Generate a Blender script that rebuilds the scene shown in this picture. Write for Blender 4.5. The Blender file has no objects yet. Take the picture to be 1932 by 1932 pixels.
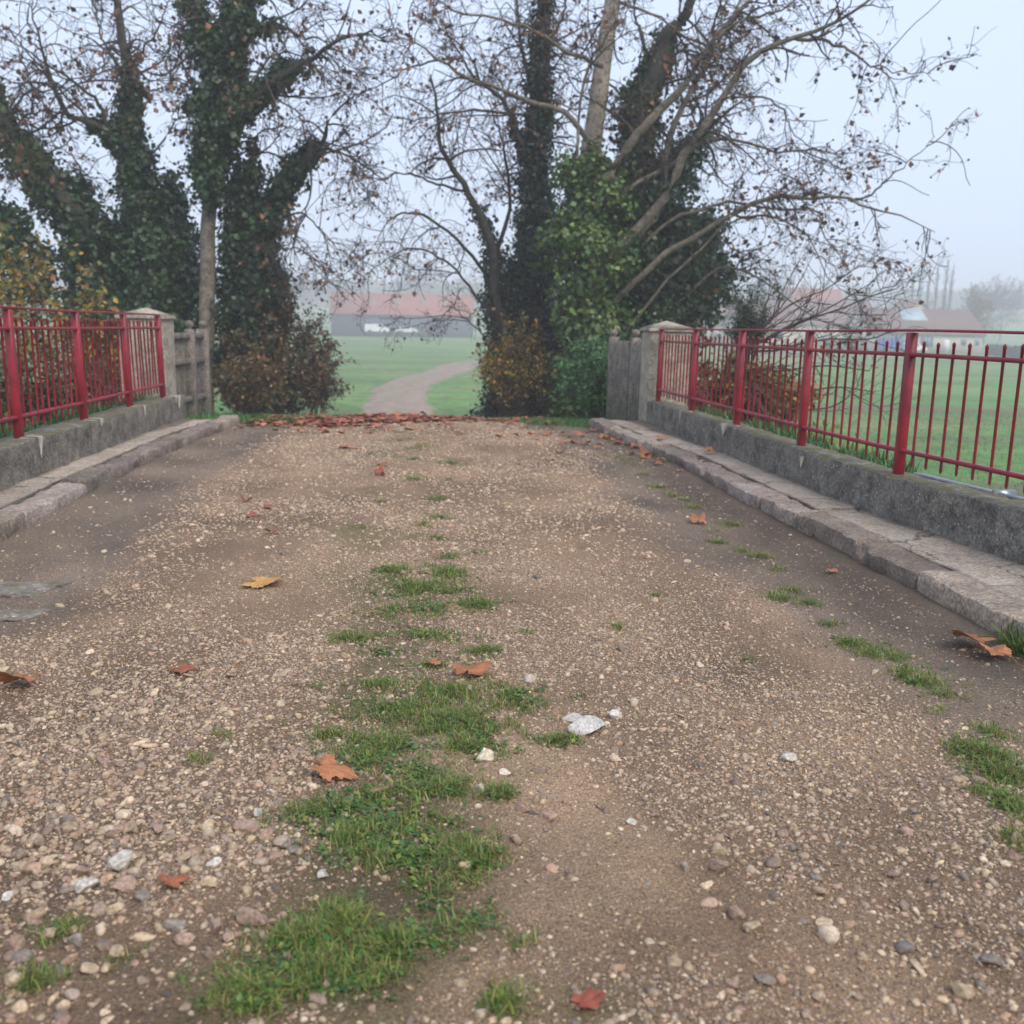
import bpy, math, random
import numpy as np
from mathutils import Matrix, Vector

# ------------------------------------------------------------------ camera, sky, sun, exposure
scene = bpy.context.scene
COL = scene.collection
R = math.radians
CAM = np.array([0.0, 0.0, 1.2])
YAW, PITCH, ROLL = R(5.77), R(10.54), 0.020
FPX = 1860 / 1932                      # focal length over picture side
cam_data = bpy.data.cameras.new('camera')
cam = bpy.data.objects.new('camera', cam_data)
COL.objects.link(cam)
ROT = Matrix.Rotation(-YAW, 3, 'Z') @ Matrix.Rotation(math.pi/2 - PITCH, 3, 'X') @ Matrix.Rotation(ROLL, 3, 'Z')
cam.matrix_world = Matrix.Translation(CAM.tolist()) @ ROT.to_4x4()
cam_data.sensor_width = 36
cam_data.lens = 36 * FPX
cam_data.clip_start = 0.05
cam_data.clip_end = 5000
cam_data.dof.use_dof = True
cam_data.dof.focus_distance = 3.6
cam_data.dof.aperture_fstop = (cam_data.lens / 1000) / 0.0090
scene.camera = cam

SUN_EL, SUN_AZ = R(48), R(150)
world = bpy.data.worlds.new('World')
scene.world = world
world.use_nodes = True
wt = world.node_tree
wt.nodes.clear()
w_out = wt.nodes.new('ShaderNodeOutputWorld')
w_bg = wt.nodes.new('ShaderNodeBackground')
w_sky = wt.nodes.new('ShaderNodeTexSky')
w_sky.sky_type = 'NISHITA'
w_sky.sun_disc = False
w_sky.sun_elevation = SUN_EL
w_sky.sun_rotation = SUN_AZ
w_sky.air_density = 1.0
w_sky.dust_density = 6.0
w_mix = wt.nodes.new('ShaderNodeMix')
w_mix.data_type = 'RGBA'
w_mix.inputs[0].default_value = 0.90
w_mix.inputs[7].default_value = (4.5, 5.3, 6.9, 1)      # the even grey-blue of the cloud deck, in the sky texture's own scale
wt.links.new(w_sky.outputs[0], w_mix.inputs[6])
wt.links.new(w_mix.outputs[2], w_bg.inputs[0])
w_bg.inputs[1].default_value = 0.105
wt.links.new(w_bg.outputs[0], w_out.inputs[0])

sun_data = bpy.data.lights.new('sun', 'SUN')
sun_data.energy = 1.5
sun_data.angle = R(40)
sun_data.color = (1, 0.90, 0.78)
sun = bpy.data.objects.new('sun', sun_data)
COL.objects.link(sun)
sun.rotation_euler = (R(90) - SUN_EL, 0, -SUN_AZ + math.pi)
scene.view_settings.view_transform = 'Standard'
scene.view_settings.look = 'None'
scene.view_settings.exposure = 0.85
scene.view_settings.gamma = 1
scene.render.engine = 'CYCLES'
scene.cycles.use_denoising = True
scene.cycles.max_bounces = 5
scene.cycles.diffuse_bounces = 3
scene.cycles.glossy_bounces = 2
scene.cycles.transparent_max_bounces = 6
scene.cycles.volume_bounces = 1
scene.cycles.use_adaptive_sampling = True

RN = np.array(ROT)
def ray(u, v):
    """world direction through a point of the photograph (1932 scale)"""
    d = np.array([(u - 966) / 1860, -(v - 966) / 1860, -1.0])
    return RN @ d
def atY(u, v, Y):
    d = ray(u, v)
    return CAM + d * (Y / d[1])
def atZ(u, v, z=0.0):
    d = ray(u, v)
    return CAM + d * ((z - CAM[2]) / d[2])

# ------------------------------------------------------------------ numbers and noise
rng = np.random.default_rng(7)
random.seed(7)
def _hash(ix, iy, iz):
    n = (ix * 374761393 + iy * 668265263 + iz * 2147483647 + 1013904223) & 0x7fffffff
    n = ((n ^ (n >> 13)) * 1274126177) & 0x7fffffff
    n = n ^ (n >> 16)
    return (n & 0xffff) / 65535.0
def noise(x, y, z=0.0):
    x, y, z = np.broadcast_arrays(np.asarray(x, float), np.asarray(y, float), np.asarray(z, float))
    ix, iy, iz = (np.floor(a).astype(np.int64) for a in (x, y, z))
    fx, fy, fz = x - ix, y - iy, z - iz
    fx, fy, fz = (f * f * (3 - 2 * f) for f in (fx, fy, fz))
    r = 0
    for a in (0, 1):
        for b in (0, 1):
            for c in (0, 1):
                r = r + _hash(ix + a, iy + b, iz + c) * (fx if a else 1 - fx) * (fy if b else 1 - fy) * (fz if c else 1 - fz)
    return r * 2 - 1
def fbm(x, y, z=0.0, o=4):
    r, a = 0, 1.0
    for k in range(o):
        r = r + a * noise(np.asarray(x) * 2**k + 17.3 * k, np.asarray(y) * 2**k + 5.1 * k, np.asarray(z) * 2**k)
        a *= 0.5
    return r
def sstep(a, b, x):
    t = np.clip((np.asarray(x, float) - a) / (b - a), 0, 1)
    return t * t * (3 - 2 * t)
def lin(r, g, b):
    return tuple(((c / 255) / 12.92 if c <= 10.3 else (((c / 255) + .055) / 1.055) ** 2.4) for c in (r, g, b))
def unit(a):
    return a / np.maximum(np.linalg.norm(a, axis=-1, keepdims=True), 1e-9)

# ------------------------------------------------------------------ mesh helpers
def tag(o, label=None, cat=None, group=None, kind=None):
    if label: o['label'] = label
    if cat: o['category'] = cat
    if group: o['group'] = group
    if kind: o['kind'] = kind
    return o
def empty(name, loc=(0, 0, 0), rz=0.0):
    o = bpy.data.objects.new(name, None)
    o.empty_display_size = 0.2
    COL.objects.link(o)
    o.location = loc
    o.rotation_euler = (0, 0, rz)
    return o
def fast_mesh(name, V, F, mat, parent=None, col=None, smooth=False, world_pts=False):
    """one mesh object from numpy arrays; F an (m,k) array or a list of such arrays; col one colour per vertex"""
    me = bpy.data.meshes.new(name)
    V = np.asarray(V, np.float32)
    if parent is not None and world_pts:
        V = V - np.array(parent.location, np.float32)
    Fs = F if isinstance(F, list) else [F]
    Fs = [np.asarray(f, np.int32) for f in Fs if len(f)]
    tot = sum(f.size for f in Fs)
    me.vertices.add(len(V))
    me.vertices.foreach_set('co', V.ravel())
    me.loops.add(tot)
    me.loops.foreach_set('vertex_index', np.concatenate([f.ravel() for f in Fs]))
    nf = sum(len(f) for f in Fs)
    me.polygons.add(nf)
    sizes = np.concatenate([np.full(len(f), f.shape[1], np.int32) for f in Fs])
    starts = np.concatenate([[0], np.cumsum(sizes)[:-1]]).astype(np.int32)
    me.polygons.foreach_set('loop_start', starts)
    me.polygons.foreach_set('loop_total', sizes)
    if smooth:
        me.polygons.foreach_set('use_smooth', np.ones(nf, bool))
    me.update(calc_edges=True)
    me.validate()
    if col is not None:
        a = me.color_attributes.new('tint', 'FLOAT_COLOR', 'POINT')
        c = np.ones((len(V), 4), np.float32)
        c[:, :3] = col
        a.data.foreach_set('color', c.ravel())
    me.materials.append(mat)
    o = bpy.data.objects.new(name, me)
    COL.objects.link(o)
    if parent is not None:
        o.parent = parent
    return o
class MB:
    """collects boxes and tubes, then builds them as one mesh"""
    def __init__(s): s.V, s.Q, s.T, s.n = [], [], [], 0
    def add(s, V, Q=None, T=None):
        V = np.asarray(V, float)
        if Q is not None and len(Q): s.Q.append(np.asarray(Q) + s.n)
        if T is not None and len(T): s.T.append(np.asarray(T) + s.n)
        s.V.append(V); s.n += len(V)
        return s
    def box(s, x0, x1, y0, y1, z0, z1, taper=0.0, bev=0.0):
        if bev <= 0:
            V = [(x0, y0, z0), (x1, y0, z0), (x1, y1, z0), (x0, y1, z0),
                 (x0 + taper, y0 + taper, z1), (x1 - taper, y0 + taper, z1), (x1 - taper, y1 - taper, z1), (x0 + taper, y1 - taper, z1)]
            return s.add(V, [(0, 3, 2, 1), (4, 5, 6, 7), (0, 1, 5, 4), (1, 2, 6, 5), (2, 3, 7, 6), (3, 0, 4, 7)])
        b = bev
        V = []
        for z, i in ((z0, b), (z0 + b, 0), (z1 - b, 0), (z1, b)):
            V += [(x0 + i, y0 + b, z), (x0 + b, y0 + i, z), (x1 - b, y0 + i, z), (x1 - i, y0 + b, z),
                  (x1 - i, y1 - b, z), (x1 - b, y1 - i, z), (x0 + b, y1 - i, z), (x0 + i, y1 - b, z)]
        Q = [(8 * r + k, 8 * r + (k + 1) % 8, 8 * r + 8 + (k + 1) % 8, 8 * r + 8 + k) for r in range(3) for k in range(8)]
        Q += [(0, 7, 2, 1), (7, 6, 3, 2), (6, 5, 4, 3), (24, 25, 26, 31), (31, 26, 27, 30), (30, 27, 28, 29)]
        return s.add(V, Q)
    def tube(s, P, rad, sides=8):
        V, Q = tubes(np.asarray(P, float)[None], np.broadcast_to(np.asarray(rad, float), (len(P),))[None], sides)
        return s.add(V, Q)
    def build(s, name, mat, parent=None, smooth=False, col=None, world_pts=False):
        F = []
        if s.Q: F.append(np.concatenate(s.Q))
        if s.T: F.append(np.concatenate(s.T))
        return fast_mesh(name, np.concatenate(s.V), F, mat, parent, col, smooth, world_pts)
def tubes(P, rad, sides=5):
    """P (N,n,3), rad (N,n) -> verts, quads of N closed-side tubes"""
    N, n, _ = P.shape
    T = np.gradient(P, axis=1)
    T = unit(T)
    ref = np.array([0.31, 0.17, 0.93]) * np.ones_like(T)
    alt = np.abs((T * ref).sum(-1, keepdims=True)) > 0.93
    ref = np.where(alt, np.array([0.9, -0.4, 0.1]), ref)
    A = unit(np.cross(T, ref)); B = np.cross(T, A)
    ang = np.arange(sides) * 2 * np.pi / sides
    V = P[:, :, None] + rad[:, :, None, None] * (A[:, :, None] * np.cos(ang)[None, None, :, None] + B[:, :, None] * np.sin(ang)[None, None, :, None])
    idx = np.arange(N * n * sides).reshape(N, n, sides)
    a = idx[:, :-1, :]; b = idx[:, 1:, :]
    Q = np.stack([a, np.roll(a, -1, 2), np.roll(b, -1, 2), b], -1).reshape(-1, 4)
    return V.reshape(-1, 3), Q

# ------------------------------------------------------------------ materials
def new_mat(name):
    m = bpy.data.materials.new(name)
    m.use_nodes = True
    nt = m.node_tree
    b = nt.nodes['Principled BSDF']
    return m, nt, b
def N(nt, typ, **kw):
    n = nt.nodes.new(typ)
    for k, v in kw.items():
        if k.startswith('i_'): n.inputs[k[2:].replace('_', ' ')].default_value = v
        else: setattr(n, k, v)
    return n
def noise_node(nt, scale, detail=4, rough=0.6, vec=None):
    n = N(nt, 'ShaderNodeTexNoise')
    n.inputs['Scale'].default_value = scale
    n.inputs['Detail'].default_value = detail
    n.inputs['Roughness'].default_value = rough
    if vec is not None: nt.links.new(vec, n.inputs['Vector'])
    return n
def ramp(nt, src, stops):
    r = N(nt, 'ShaderNodeValToRGB')
    e = r.color_ramp.elements
    while len(e) < len(stops): e.new(0.5)
    for k, (p, c) in enumerate(stops):
        e[k].position = p
        e[k].color = (*c, 1) if not np.isscalar(c) else (c, c, c, 1)
    nt.links.new(src, r.inputs[0])
    return r
def mixc(nt, fac, a, b, mode='MIX'):
    m = N(nt, 'ShaderNodeMix', data_type='RGBA', blend_type=mode)
    for s, k in ((fac, 0), (a, 6), (b, 7)):
        if isinstance(s, (int, float)): m.inputs[k].default_value = s
        elif isinstance(s, tuple): m.inputs[k].default_value = (*s, 1)
        else: nt.links.new(s, m.inputs[k])
    return m.outputs[2]
def bump(nt, b, src, strength, dist, prev=None):
    n = N(nt, 'ShaderNodeBump')
    n.inputs['Strength'].default_value = strength
    n.inputs['Distance'].default_value = dist
    nt.links.new(src, n.inputs['Height'])
    if prev is not None: nt.links.new(prev, n.inputs['Normal'])
    nt.links.new(n.outputs[0], b.inputs['Normal'])
    return n.outputs[0]
def objvec(nt):
    return N(nt, 'ShaderNodeNewGeometry').outputs['Position']
def mat_tint(name, rough=0.6, var=0.25, scale=30, spec=0.4, trans=0.0):
    """colour from the mesh's own tint attribute, broken up by noise"""
    m, nt, b = new_mat(name)
    a = N(nt, 'ShaderNodeAttribute', attribute_name='tint')
    n = noise_node(nt, scale, 3, 0.6, objvec(nt))
    r = ramp(nt, n.outputs[0], [(0.25, 1 - var), (0.75, 1 + var)])
    c = mixc(nt, 1.0, a.outputs['Color'], r.outputs[0], 'MULTIPLY')
    nt.links.new(c, b.inputs['Base Color'])
    b.inputs['Roughness'].default_value = rough
    b.inputs['Specular IOR Level'].default_value = spec
    if trans > 0:
        t = N(nt, 'ShaderNodeBsdfTranslucent')
        nt.links.new(c, t.inputs[0])
        mx = N(nt, 'ShaderNodeMixShader')
        mx.inputs[0].default_value = trans
        out = nt.nodes['Material Output']
        nt.links.new(b.outputs[0], mx.inputs[1]); nt.links.new(t.outputs[0], mx.inputs[2])
        nt.links.new(mx.outputs[0], out.inputs[0])
    return m
def mat_noise(name, c0, c1, scale=5, rough=0.8, bump_s=0.3, bump_d=0.01, c2=None, scale2=40, spec=0.3):
    m, nt, b = new_mat(name)
    v = objvec(nt)
    n = noise_node(nt, scale, 6, 0.65, v)
    r = ramp(nt, n.outputs[0], [(0.35, c0), (0.65, c1)])
    c = r.outputs[0]
    n2 = noise_node(nt, scale2, 5, 0.7, v)
    if c2 is not None:
        r2 = ramp(nt, n2.outputs[0], [(0.5, 0.0), (0.62, 1.0)])
        c = mixc(nt, r2.outputs[0], c, c2)
    nt.links.new(c, b.inputs['Base Color'])
    b.inputs['Roughness'].default_value = rough
    b.inputs['Specular IOR Level'].default_value = spec
    if bump_s: bump(nt, b, n2.outputs[0], bump_s, bump_d)
    return m

M_pebble = mat_tint('pebble_stone', 0.68, 0.45, 110, 0.35)
M_leaf = mat_tint('leaf_tissue', 0.38, 0.3, 25, 0.5, 0.2)
M_dead = mat_tint('dead_leaf_tissue', 0.55, 0.3, 60, 0.4, 0.12)
M_blade = mat_tint('grass_blade', 0.5, 0.2, 30, 0.4, 0.25)
M_bark_dark = mat_noise('dark_bark', (0.030, 0.026, 0.023), (0.075, 0.066, 0.055), 9, 0.85, 0.6, 0.02, (0.045, 0.06, 0.03), 14)
M_bark_pale = mat_noise('pale_plane_bark', (0.20, 0.17, 0.135), (0.36, 0.31, 0.25), 4, 0.8, 0.35, 0.01, (0.10, 0.095, 0.07), 11)
M_bark_mid = mat_noise('grey_brown_bark', (0.11, 0.09, 0.07), (0.24, 0.195, 0.15), 6, 0.82, 0.5, 0.01, (0.06, 0.06, 0.04), 17)

def mat_twig():
    m, nt, b = new_mat('twig_bark')
    n = noise_node(nt, 3, 3, 0.6, objvec(nt))
    r = ramp(nt, n.outputs[0], [(0.3, (0.028, 0.022, 0.019)), (0.7, (0.075, 0.055, 0.042))])
    nt.links.new(r.outputs[0], b.inputs['Base Color'])
    b.inputs['Roughness'].default_value = 0.8
    return m
M_twig = mat_twig()

def mat_red():
    m, nt, b = new_mat('dark_red_paint')
    v = objvec(nt)
    n = noise_node(nt, 7, 5, 0.6, v)
    r = ramp(nt, n.outputs[0], [(0.3, (0.20, 0.008, 0.018)), (0.7, (0.34, 0.015, 0.030))])
    n2 = noise_node(nt, 42, 5, 0.75, v)
    r2 = ramp(nt, n2.outputs[0], [(0.58, 0.0), (0.66, 0.9)])
    c = mixc(nt, r2.outputs[0], r.outputs[0], (0.085, 0.018, 0.014))
    nd = noise_node(nt, 1.8, 6, 0.7, v); rd_ = ramp(nt, nd.outputs[0], [(0.35, 0.62), (0.6, 1.1)])
    c = mixc(nt, 1.0, c, rd_.outputs[0], 'MULTIPLY')
    nt.links.new(c, b.inputs['Base Color'])
    r3 = ramp(nt, n.outputs[0], [(0.3, 0.30), (0.7, 0.5)])
    nt.links.new(r3.outputs[0], b.inputs['Roughness'])
    bump(nt, b, n2.outputs[0], 0.25, 0.003)
    return m
M_red = mat_red()

def mat_concrete(name, lo, hi, moss=0.0, stain=0.5, scale=5.0, pale=0.0, cracks=0.0, tint=False, tooled=0.0, patch=0.0):
    m, nt, b = new_mat(name)
    v = objvec(nt)
    n = noise_node(nt, scale, 9, 0.72, v)
    r = ramp(nt, n.outputs[0], [(0.34, lo), (0.66, hi)])
    c = r.outputs[0]
    # grime: wide blotches broken by a much finer grain
    n2 = noise_node(nt, 6.5, 10, 0.85, v)
    r2 = ramp(nt, n2.outputs[0], [(0.46, 0.0), (0.60, stain)])
    c = mixc(nt, r2.outputs[0], c, (0.038, 0.034, 0.028))
    n6 = noise_node(nt, 55, 6, 0.8, v)
    r6 = ramp(nt, n6.outputs[0], [(0.33, 0.30), (0.5, 1.0), (0.67, 1.75)])
    c = mixc(nt, 1.0, c, r6.outputs[0], 'MULTIPLY')
    # pale lichen spots
    vo = N(nt, 'ShaderNodeTexVoronoi'); vo.inputs['Scale'].default_value = 34
    nt.links.new(v, vo.inputs['Vector'])
    n3 = noise_node(nt, 7, 5, 0.7, v)
    ad = N(nt, 'ShaderNodeMath', operation='ADD')
    nt.links.new(vo.outputs['Distance'], ad.inputs[0]); nt.links.new(n3.outputs[0], ad.inputs[1])
    r3 = ramp(nt, ad.outputs[0], [(0.64, 0.85 if pale else 0.3), (0.72, 0.0)])
    c = mixc(nt, r3.outputs[0], c, (0.34, 0.32, 0.27))
    if patch:
        n7 = noise_node(nt, 2.1, 3, 0.5, v)
        r7 = ramp(nt, n7.outputs[0], [(0.66, 0.0), (0.665, patch)])
        c = mixc(nt, r7.outputs[0], c, (0.40, 0.37, 0.32))
    p = None
    if cracks:
        n8 = noise_node(nt, 3.0, 4, 0.6, v)
        mv = N(nt, 'ShaderNodeMix', data_type='VECTOR'); mv.inputs[0].default_value = 0.25
        nt.links.new(v, mv.inputs[4]); nt.links.new(n8.outputs['Color'], mv.inputs[5])
        vc = N(nt, 'ShaderNodeTexVoronoi', feature='DISTANCE_TO_EDGE'); vc.inputs['Scale'].default_value = 1.5
        nt.links.new(mv.outputs[1], vc.inputs['Vector'])
        rc_ = ramp(nt, vc.outputs['Distance'], [(0.0, cracks), (0.012, 0.0)])
        c = mixc(nt, rc_.outputs[0], c, (0.03, 0.026, 0.02))
        p = bump(nt, b, vc.outputs['Distance'], 0.0, 0.01)
    if moss:
        g = N(nt, 'ShaderNodeNewGeometry')
        sp = N(nt, 'ShaderNodeSeparateXYZ')
        nt.links.new(g.outputs['Normal'], sp.inputs[0])
        up = ramp(nt, sp.outputs[2], [(0.35, 0.0), (0.8, 1.0)])
        n4 = noise_node(nt, 8, 8, 0.75, v)
        r4 = ramp(nt, n4.outputs[0], [(0.44, 0.0), (0.54, moss)])
        mm = N(nt, 'ShaderNodeMath', operation='MULTIPLY')
        nt.links.new(up.outputs[0], mm.inputs[0]); nt.links.new(r4.outputs[0], mm.inputs[1])
        c = mixc(nt, mm.outputs[0], c, (0.105, 0.095, 0.028))
    if tint:
        a = N(nt, 'ShaderNodeAttribute', attribute_name='tint')
        c = mixc(nt, 1.0, c, a.outputs['Color'], 'MULTIPLY')
    nt.links.new(c, b.inputs['Base Color'])
    b.inputs['Roughness'].default_value = 0.8
    p = bump(nt, b, n.outputs[0], 0.6, 0.02)
    p = bump(nt, b, n6.outputs[0], 0.6, 0.006, p)
    if tooled:
        mp = N(nt, 'ShaderNodeMapping'); mp.inputs['Scale'].default_value = (6, 75, 3); mp.inputs['Rotation'].default_value = (0, 0, 0.35)
        nt.links.new(v, mp.inputs['Vector'])
        n9 = noise_node(nt, 1.0, 2, 0.5, mp.outputs[0])
        p = bump(nt, b, n9.outputs[0], tooled, 0.012, p)
    n5 = noise_node(nt, 160, 3, 0.7, v)
    bump(nt, b, n5.outputs[0], 0.4, 0.003, p)
    return m
M_wall = mat_concrete('weathered_wall_concrete', (0.11, 0.10, 0.083), (0.25, 0.23, 0.19), 0.95, 0.8, 6, 1)
M_kerb = mat_concrete('kerb_sandstone', (0.22, 0.175, 0.145), (0.42, 0.345, 0.29), 0.12, 0.35, 4, tint=True, tooled=0.8)
M_pave = mat_concrete('pavement_concrete', (0.30, 0.245, 0.195), (0.47, 0.40, 0.33), 0.08, 0.2, 3, cracks=0.85, tint=True, patch=0.25)
M_pillar = mat_concrete('pillar_concrete', (0.33, 0.285, 0.22), (0.50, 0.44, 0.345), 0.15, 0.55, 4)
M_flag = mat_concrete('grey_flagstone', (0.16, 0.14, 0.12), (0.29, 0.255, 0.22), 0.5, 0.4, 9)
M_fence = mat_concrete('old_fence_concrete', (0.13, 0.11, 0.09), (0.27, 0.23, 0.19), 0.3, 0.6, 5, 1)
M_mortar = mat_noise('pale_mortar', (0.24, 0.21, 0.17), (0.44, 0.39, 0.32), 14, 0.9, 0.4, 0.004)
M_steel = mat_noise('galvanised_steel', (0.22, 0.24, 0.26), (0.33, 0.35, 0.37), 10, 0.35, 0.1, 0.002)
M_steel.node_tree.nodes['Principled BSDF'].inputs['Metallic'].default_value = 0.7

# ------------------------------------------------------------------ terrain
DECK_END = 12.0
def ramp_z(Y):
    """height of the way along the bridge and down the far side"""
    Y = np.asarray(Y, float)
    s = np.clip(Y - 12.2, 0, None)
    down = -np.where(s < 2, 0.027 * s * s, 0.108 + 0.108 * (s - 2))
    return down
def field_z(X, Y):
    X = np.asarray(X, float); Y = np.asarray(Y, float)
    z = -2.95 + np.clip(Y - 42, 0, 170) * 0.0133
    d = np.sqrt((X * 0.8) ** 2 + Y ** 2)
    z = z + 20 * sstep(240, 640, d)
    z = z + 0.10 * fbm(X / 14, Y / 14, 3.3, 2) * sstep(30, 60, Y)
    return z
def terrain(X, Y):
    X = np.asarray(X, float); Y = np.asarray(Y, float)
    f = field_z(X, Y)
    top = ramp_z(Y)
    wid = np.where(X < 0, 9.0, 5.5)
    side = top - np.clip(np.abs(X) - wid, 0, None) * 0.62
    wing = -np.clip(DECK_END - Y, 0, None) * 0.62 - np.clip(np.abs(X) - 5.0, 0, None) * 0.3
    emb = np.where(Y >= DECK_END, side, np.minimum(side, wing))
    a = np.maximum(f, emb)
    a = np.where((Y < DECK_END - 0.1) & (np.abs(X) < 3.35), -3.1, a)
    rough = 0.05 * fbm(X * 1.3, Y * 1.3, 1.0, 3) * sstep(1.6, 2.6, np.abs(X)) * (Y > 12.1) * (1 - sstep(60, 120, Y))
    return a + rough
# way: on the bridge 4.5 m wide, then a narrow track that swings right through the field
TR_PX = [(748, 786), (751, 745), (782, 722), (838, 704), (905, 684)]
def on_field(u, v):
    d = ray(u, v); Y = 42.0
    for _ in range(30):
        p = CAM + d * (Y / d[1])
        zz = float(field_z(p[0], Y))
        Y = np.clip((zz - CAM[2]) * d[1] / d[2], 20, 400)
    return CAM + d * (Y / d[1])
TR = [np.array([-0.15, 13.0, 0]), np.array([-0.5, 24.0, 0]), np.array([-0.8, 34.0, 0])] + [on_field(*q) for q in TR_PX]
TR.append(TR[-1] + np.array([14, 22, 0])); TR.append(TR[-1] + np.array([60, 22, 0]))
def catmull(P, n):
    P = np.asarray(P, float)
    if len(P) < 3: 
        t = np.linspace(0, 1, n)[:, None]
        return P[0] * (1 - t) + P[-1] * t
    Q = np.vstack([2 * P[0] - P[1], P, 2 * P[-1] - P[-2]])
    t = np.linspace(0, len(P) - 1 - 1e-6, n)
    k = t.astype(int); f = (t - k)[:, None]
    a, b, c, d = Q[k], Q[k + 1], Q[k + 2], Q[k + 3]
    return 0.5 * (2 * b + (c - a) * f + (2 * a - 5 * b + 4 * c - d) * f**2 + (3 * b - a - 3 * c + d) * f**3)

def mat_field():
    m, nt, b = new_mat('field_grass')
    v = objvec(nt)
    mp = N(nt, 'ShaderNodeMapping'); mp.inputs['Scale'].default_value = (0.05, 0.12, 0.05)
    nt.links.new(v, mp.inputs['Vector'])
    n = noise_node(nt, 1.0, 6, 0.6, mp.outputs[0])
    r = ramp(nt, n.outputs[0], [(0.35, (0.080, 0.175, 0.045)), (0.5, (0.12, 0.245, 0.065)), (0.68, (0.22, 0.265, 0.10))])
    n1 = noise_node(nt, 1.3, 5, 0.75, v)
    r1 = ramp(nt, n1.outputs[0], [(0.3, 0.5), (0.7, 1.35)])
    c = mixc(nt, 1.0, r.outputs[0], r1.outputs[0], 'MULTIPLY')
    # bare brown strips
    mp2 = N(nt, 'ShaderNodeMapping'); mp2.inputs['Scale'].default_value = (0.035, 0.22, 0.05)
    nt.links.new(v, mp2.inputs['Vector'])
    n2 = noise_node(nt, 1.0, 5, 0.65, mp2.outputs[0])
    r2 = ramp(nt, n2.outputs[0], [(0.50, 0.0), (0.62, 0.75)])
    c = mixc(nt, r2.outputs[0], c, (0.15, 0.12, 0.075))
    a = N(nt, 'ShaderNodeAttribute', attribute_name='tint')
    c = mixc(nt, 1.0, c, a.outputs['Color'], 'MULTIPLY')
    nt.links.new(c, b.inputs['Base Color'])
    b.inputs['Roughness'].default_value = 0.9
    b.inputs['Specular IOR Level'].default_value = 0.15
    n3 = noise_node(nt, 9, 4, 0.75, v)
    bump(nt, b, n3.outputs[0], 0.8, 0.08)
    return m
def axis(parts):
    out = []
    for a, b, s in parts: out.append(np.arange(a, b, s))
    return np.concatenate(out)
gx = axis([(-620, -120, 20), (-120, -20, 4), (-20, -3.2, 0.4), (-3.2, 3.2, 0.16), (3.2, 20, 0.4), (20, 120, 4), (120, 640, 20)])
gy = axis([(-60, -4, 6), (-4, 11.4, 0.7), (11.4, 20, 0.16), (20, 60, 0.8), (60, 240, 5), (240, 660, 20)])
XX, YY = np.meshgrid(gx, gy)
ZZ = terrain(XX, YY) - 0.035 * ((np.abs(XX) < 1.9) & (YY > 11.9) & (YY < 60))
def grid_faces(ny, nx):
    i = np.arange(ny * nx).reshape(ny, nx)
    return np.stack([i[:-1, :-1], i[:-1, 1:], i[1:, 1:], i[1:, :-1]], -1).reshape(-1, 4)
base_col = np.ones((XX.size, 3))
dirt = ((np.abs(XX) < 3.2 + 0.6 * noise(XX, YY)) & (YY > 11.8) & (YY < 14)).ravel()
ground = fast_mesh('ground', np.stack([XX, YY, ZZ], -1).reshape(-1, 3), grid_faces(*XX.shape), mat_field(), col=base_col, smooth=True)
tag(ground, 'green misty field falling away from the end of the bridge', None, None, 'structure')

def mat_track():
    m, nt, b = new_mat('track_stone')
    v = objvec(nt)
    n = noise_node(nt, 1.6, 6, 0.7, v)
    r = ramp(nt, n.outputs[0], [(0.35, (0.17, 0.135, 0.105)), (0.65, (0.31, 0.25, 0.195))])
    a = N(nt, 'ShaderNodeAttribute', attribute_name='tint')
    c = mixc(nt, 1.0, r.outputs[0], a.outputs['Color'], 'MULTIPLY')
    nt.links.new(c, b.inputs['Base Color'])
    b.inputs['Roughness'].default_value = 0.9
    n2 = noise_node(nt, 30, 4, 0.7, v)
    bump(nt, b, n2.outputs[0], 0.5, 0.02)
    return m
tp = catmull([np.array([p[0], p[1], 0]) for p in TR], 170)
tt = unit(np.gradient(tp, axis=0)); side = np.stack([tt[:, 1], -tt[:, 0], 0 * tt[:, 0]], -1)
offs = np.linspace(-1.12, 1.12, 31)
W = np.where(tp[:, 1] < 20, 1.7, 1.8)[:, None] + 0.12 * noise(tp[:, :1] * .3, tp[:, 1:2] * .3)
TP = tp[:, None] + side[:, None] * (offs[None, :, None] * W[:, None] * (1 + 0.1 * noise(tp[:, 1] * 0.8, 3.0)[:, None, None]))
tz = terrain(TP[..., 0], TP[..., 1]) + np.where(TP[..., 1] > 60, 0.14, 0.05) - 0.08 * np.abs(offs)[None] ** 4
TP[..., 2] = tz
oo = np.abs(offs)[None] + .16 * noise(TP[..., 0] * .9, TP[..., 1] * .5)
greenf = np.clip(sstep(.80, 1.0, oo) + .55 * sstep(.22, .05, oo) * (.4 + .6 * sstep(-.2, .4, noise(TP[..., 1] * .15, 4.0))), 0, 1)[..., None]
TC = (1 - greenf) * np.array([1.0, .93, .86]) + greenf * np.array([.42, .85, .32])
path = fast_mesh('path', TP.reshape(-1, 3), grid_faces(170, 31), mat_track(), smooth=True, col=TC.reshape(-1, 3))
tag(path, None, None, None, 'structure')

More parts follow.
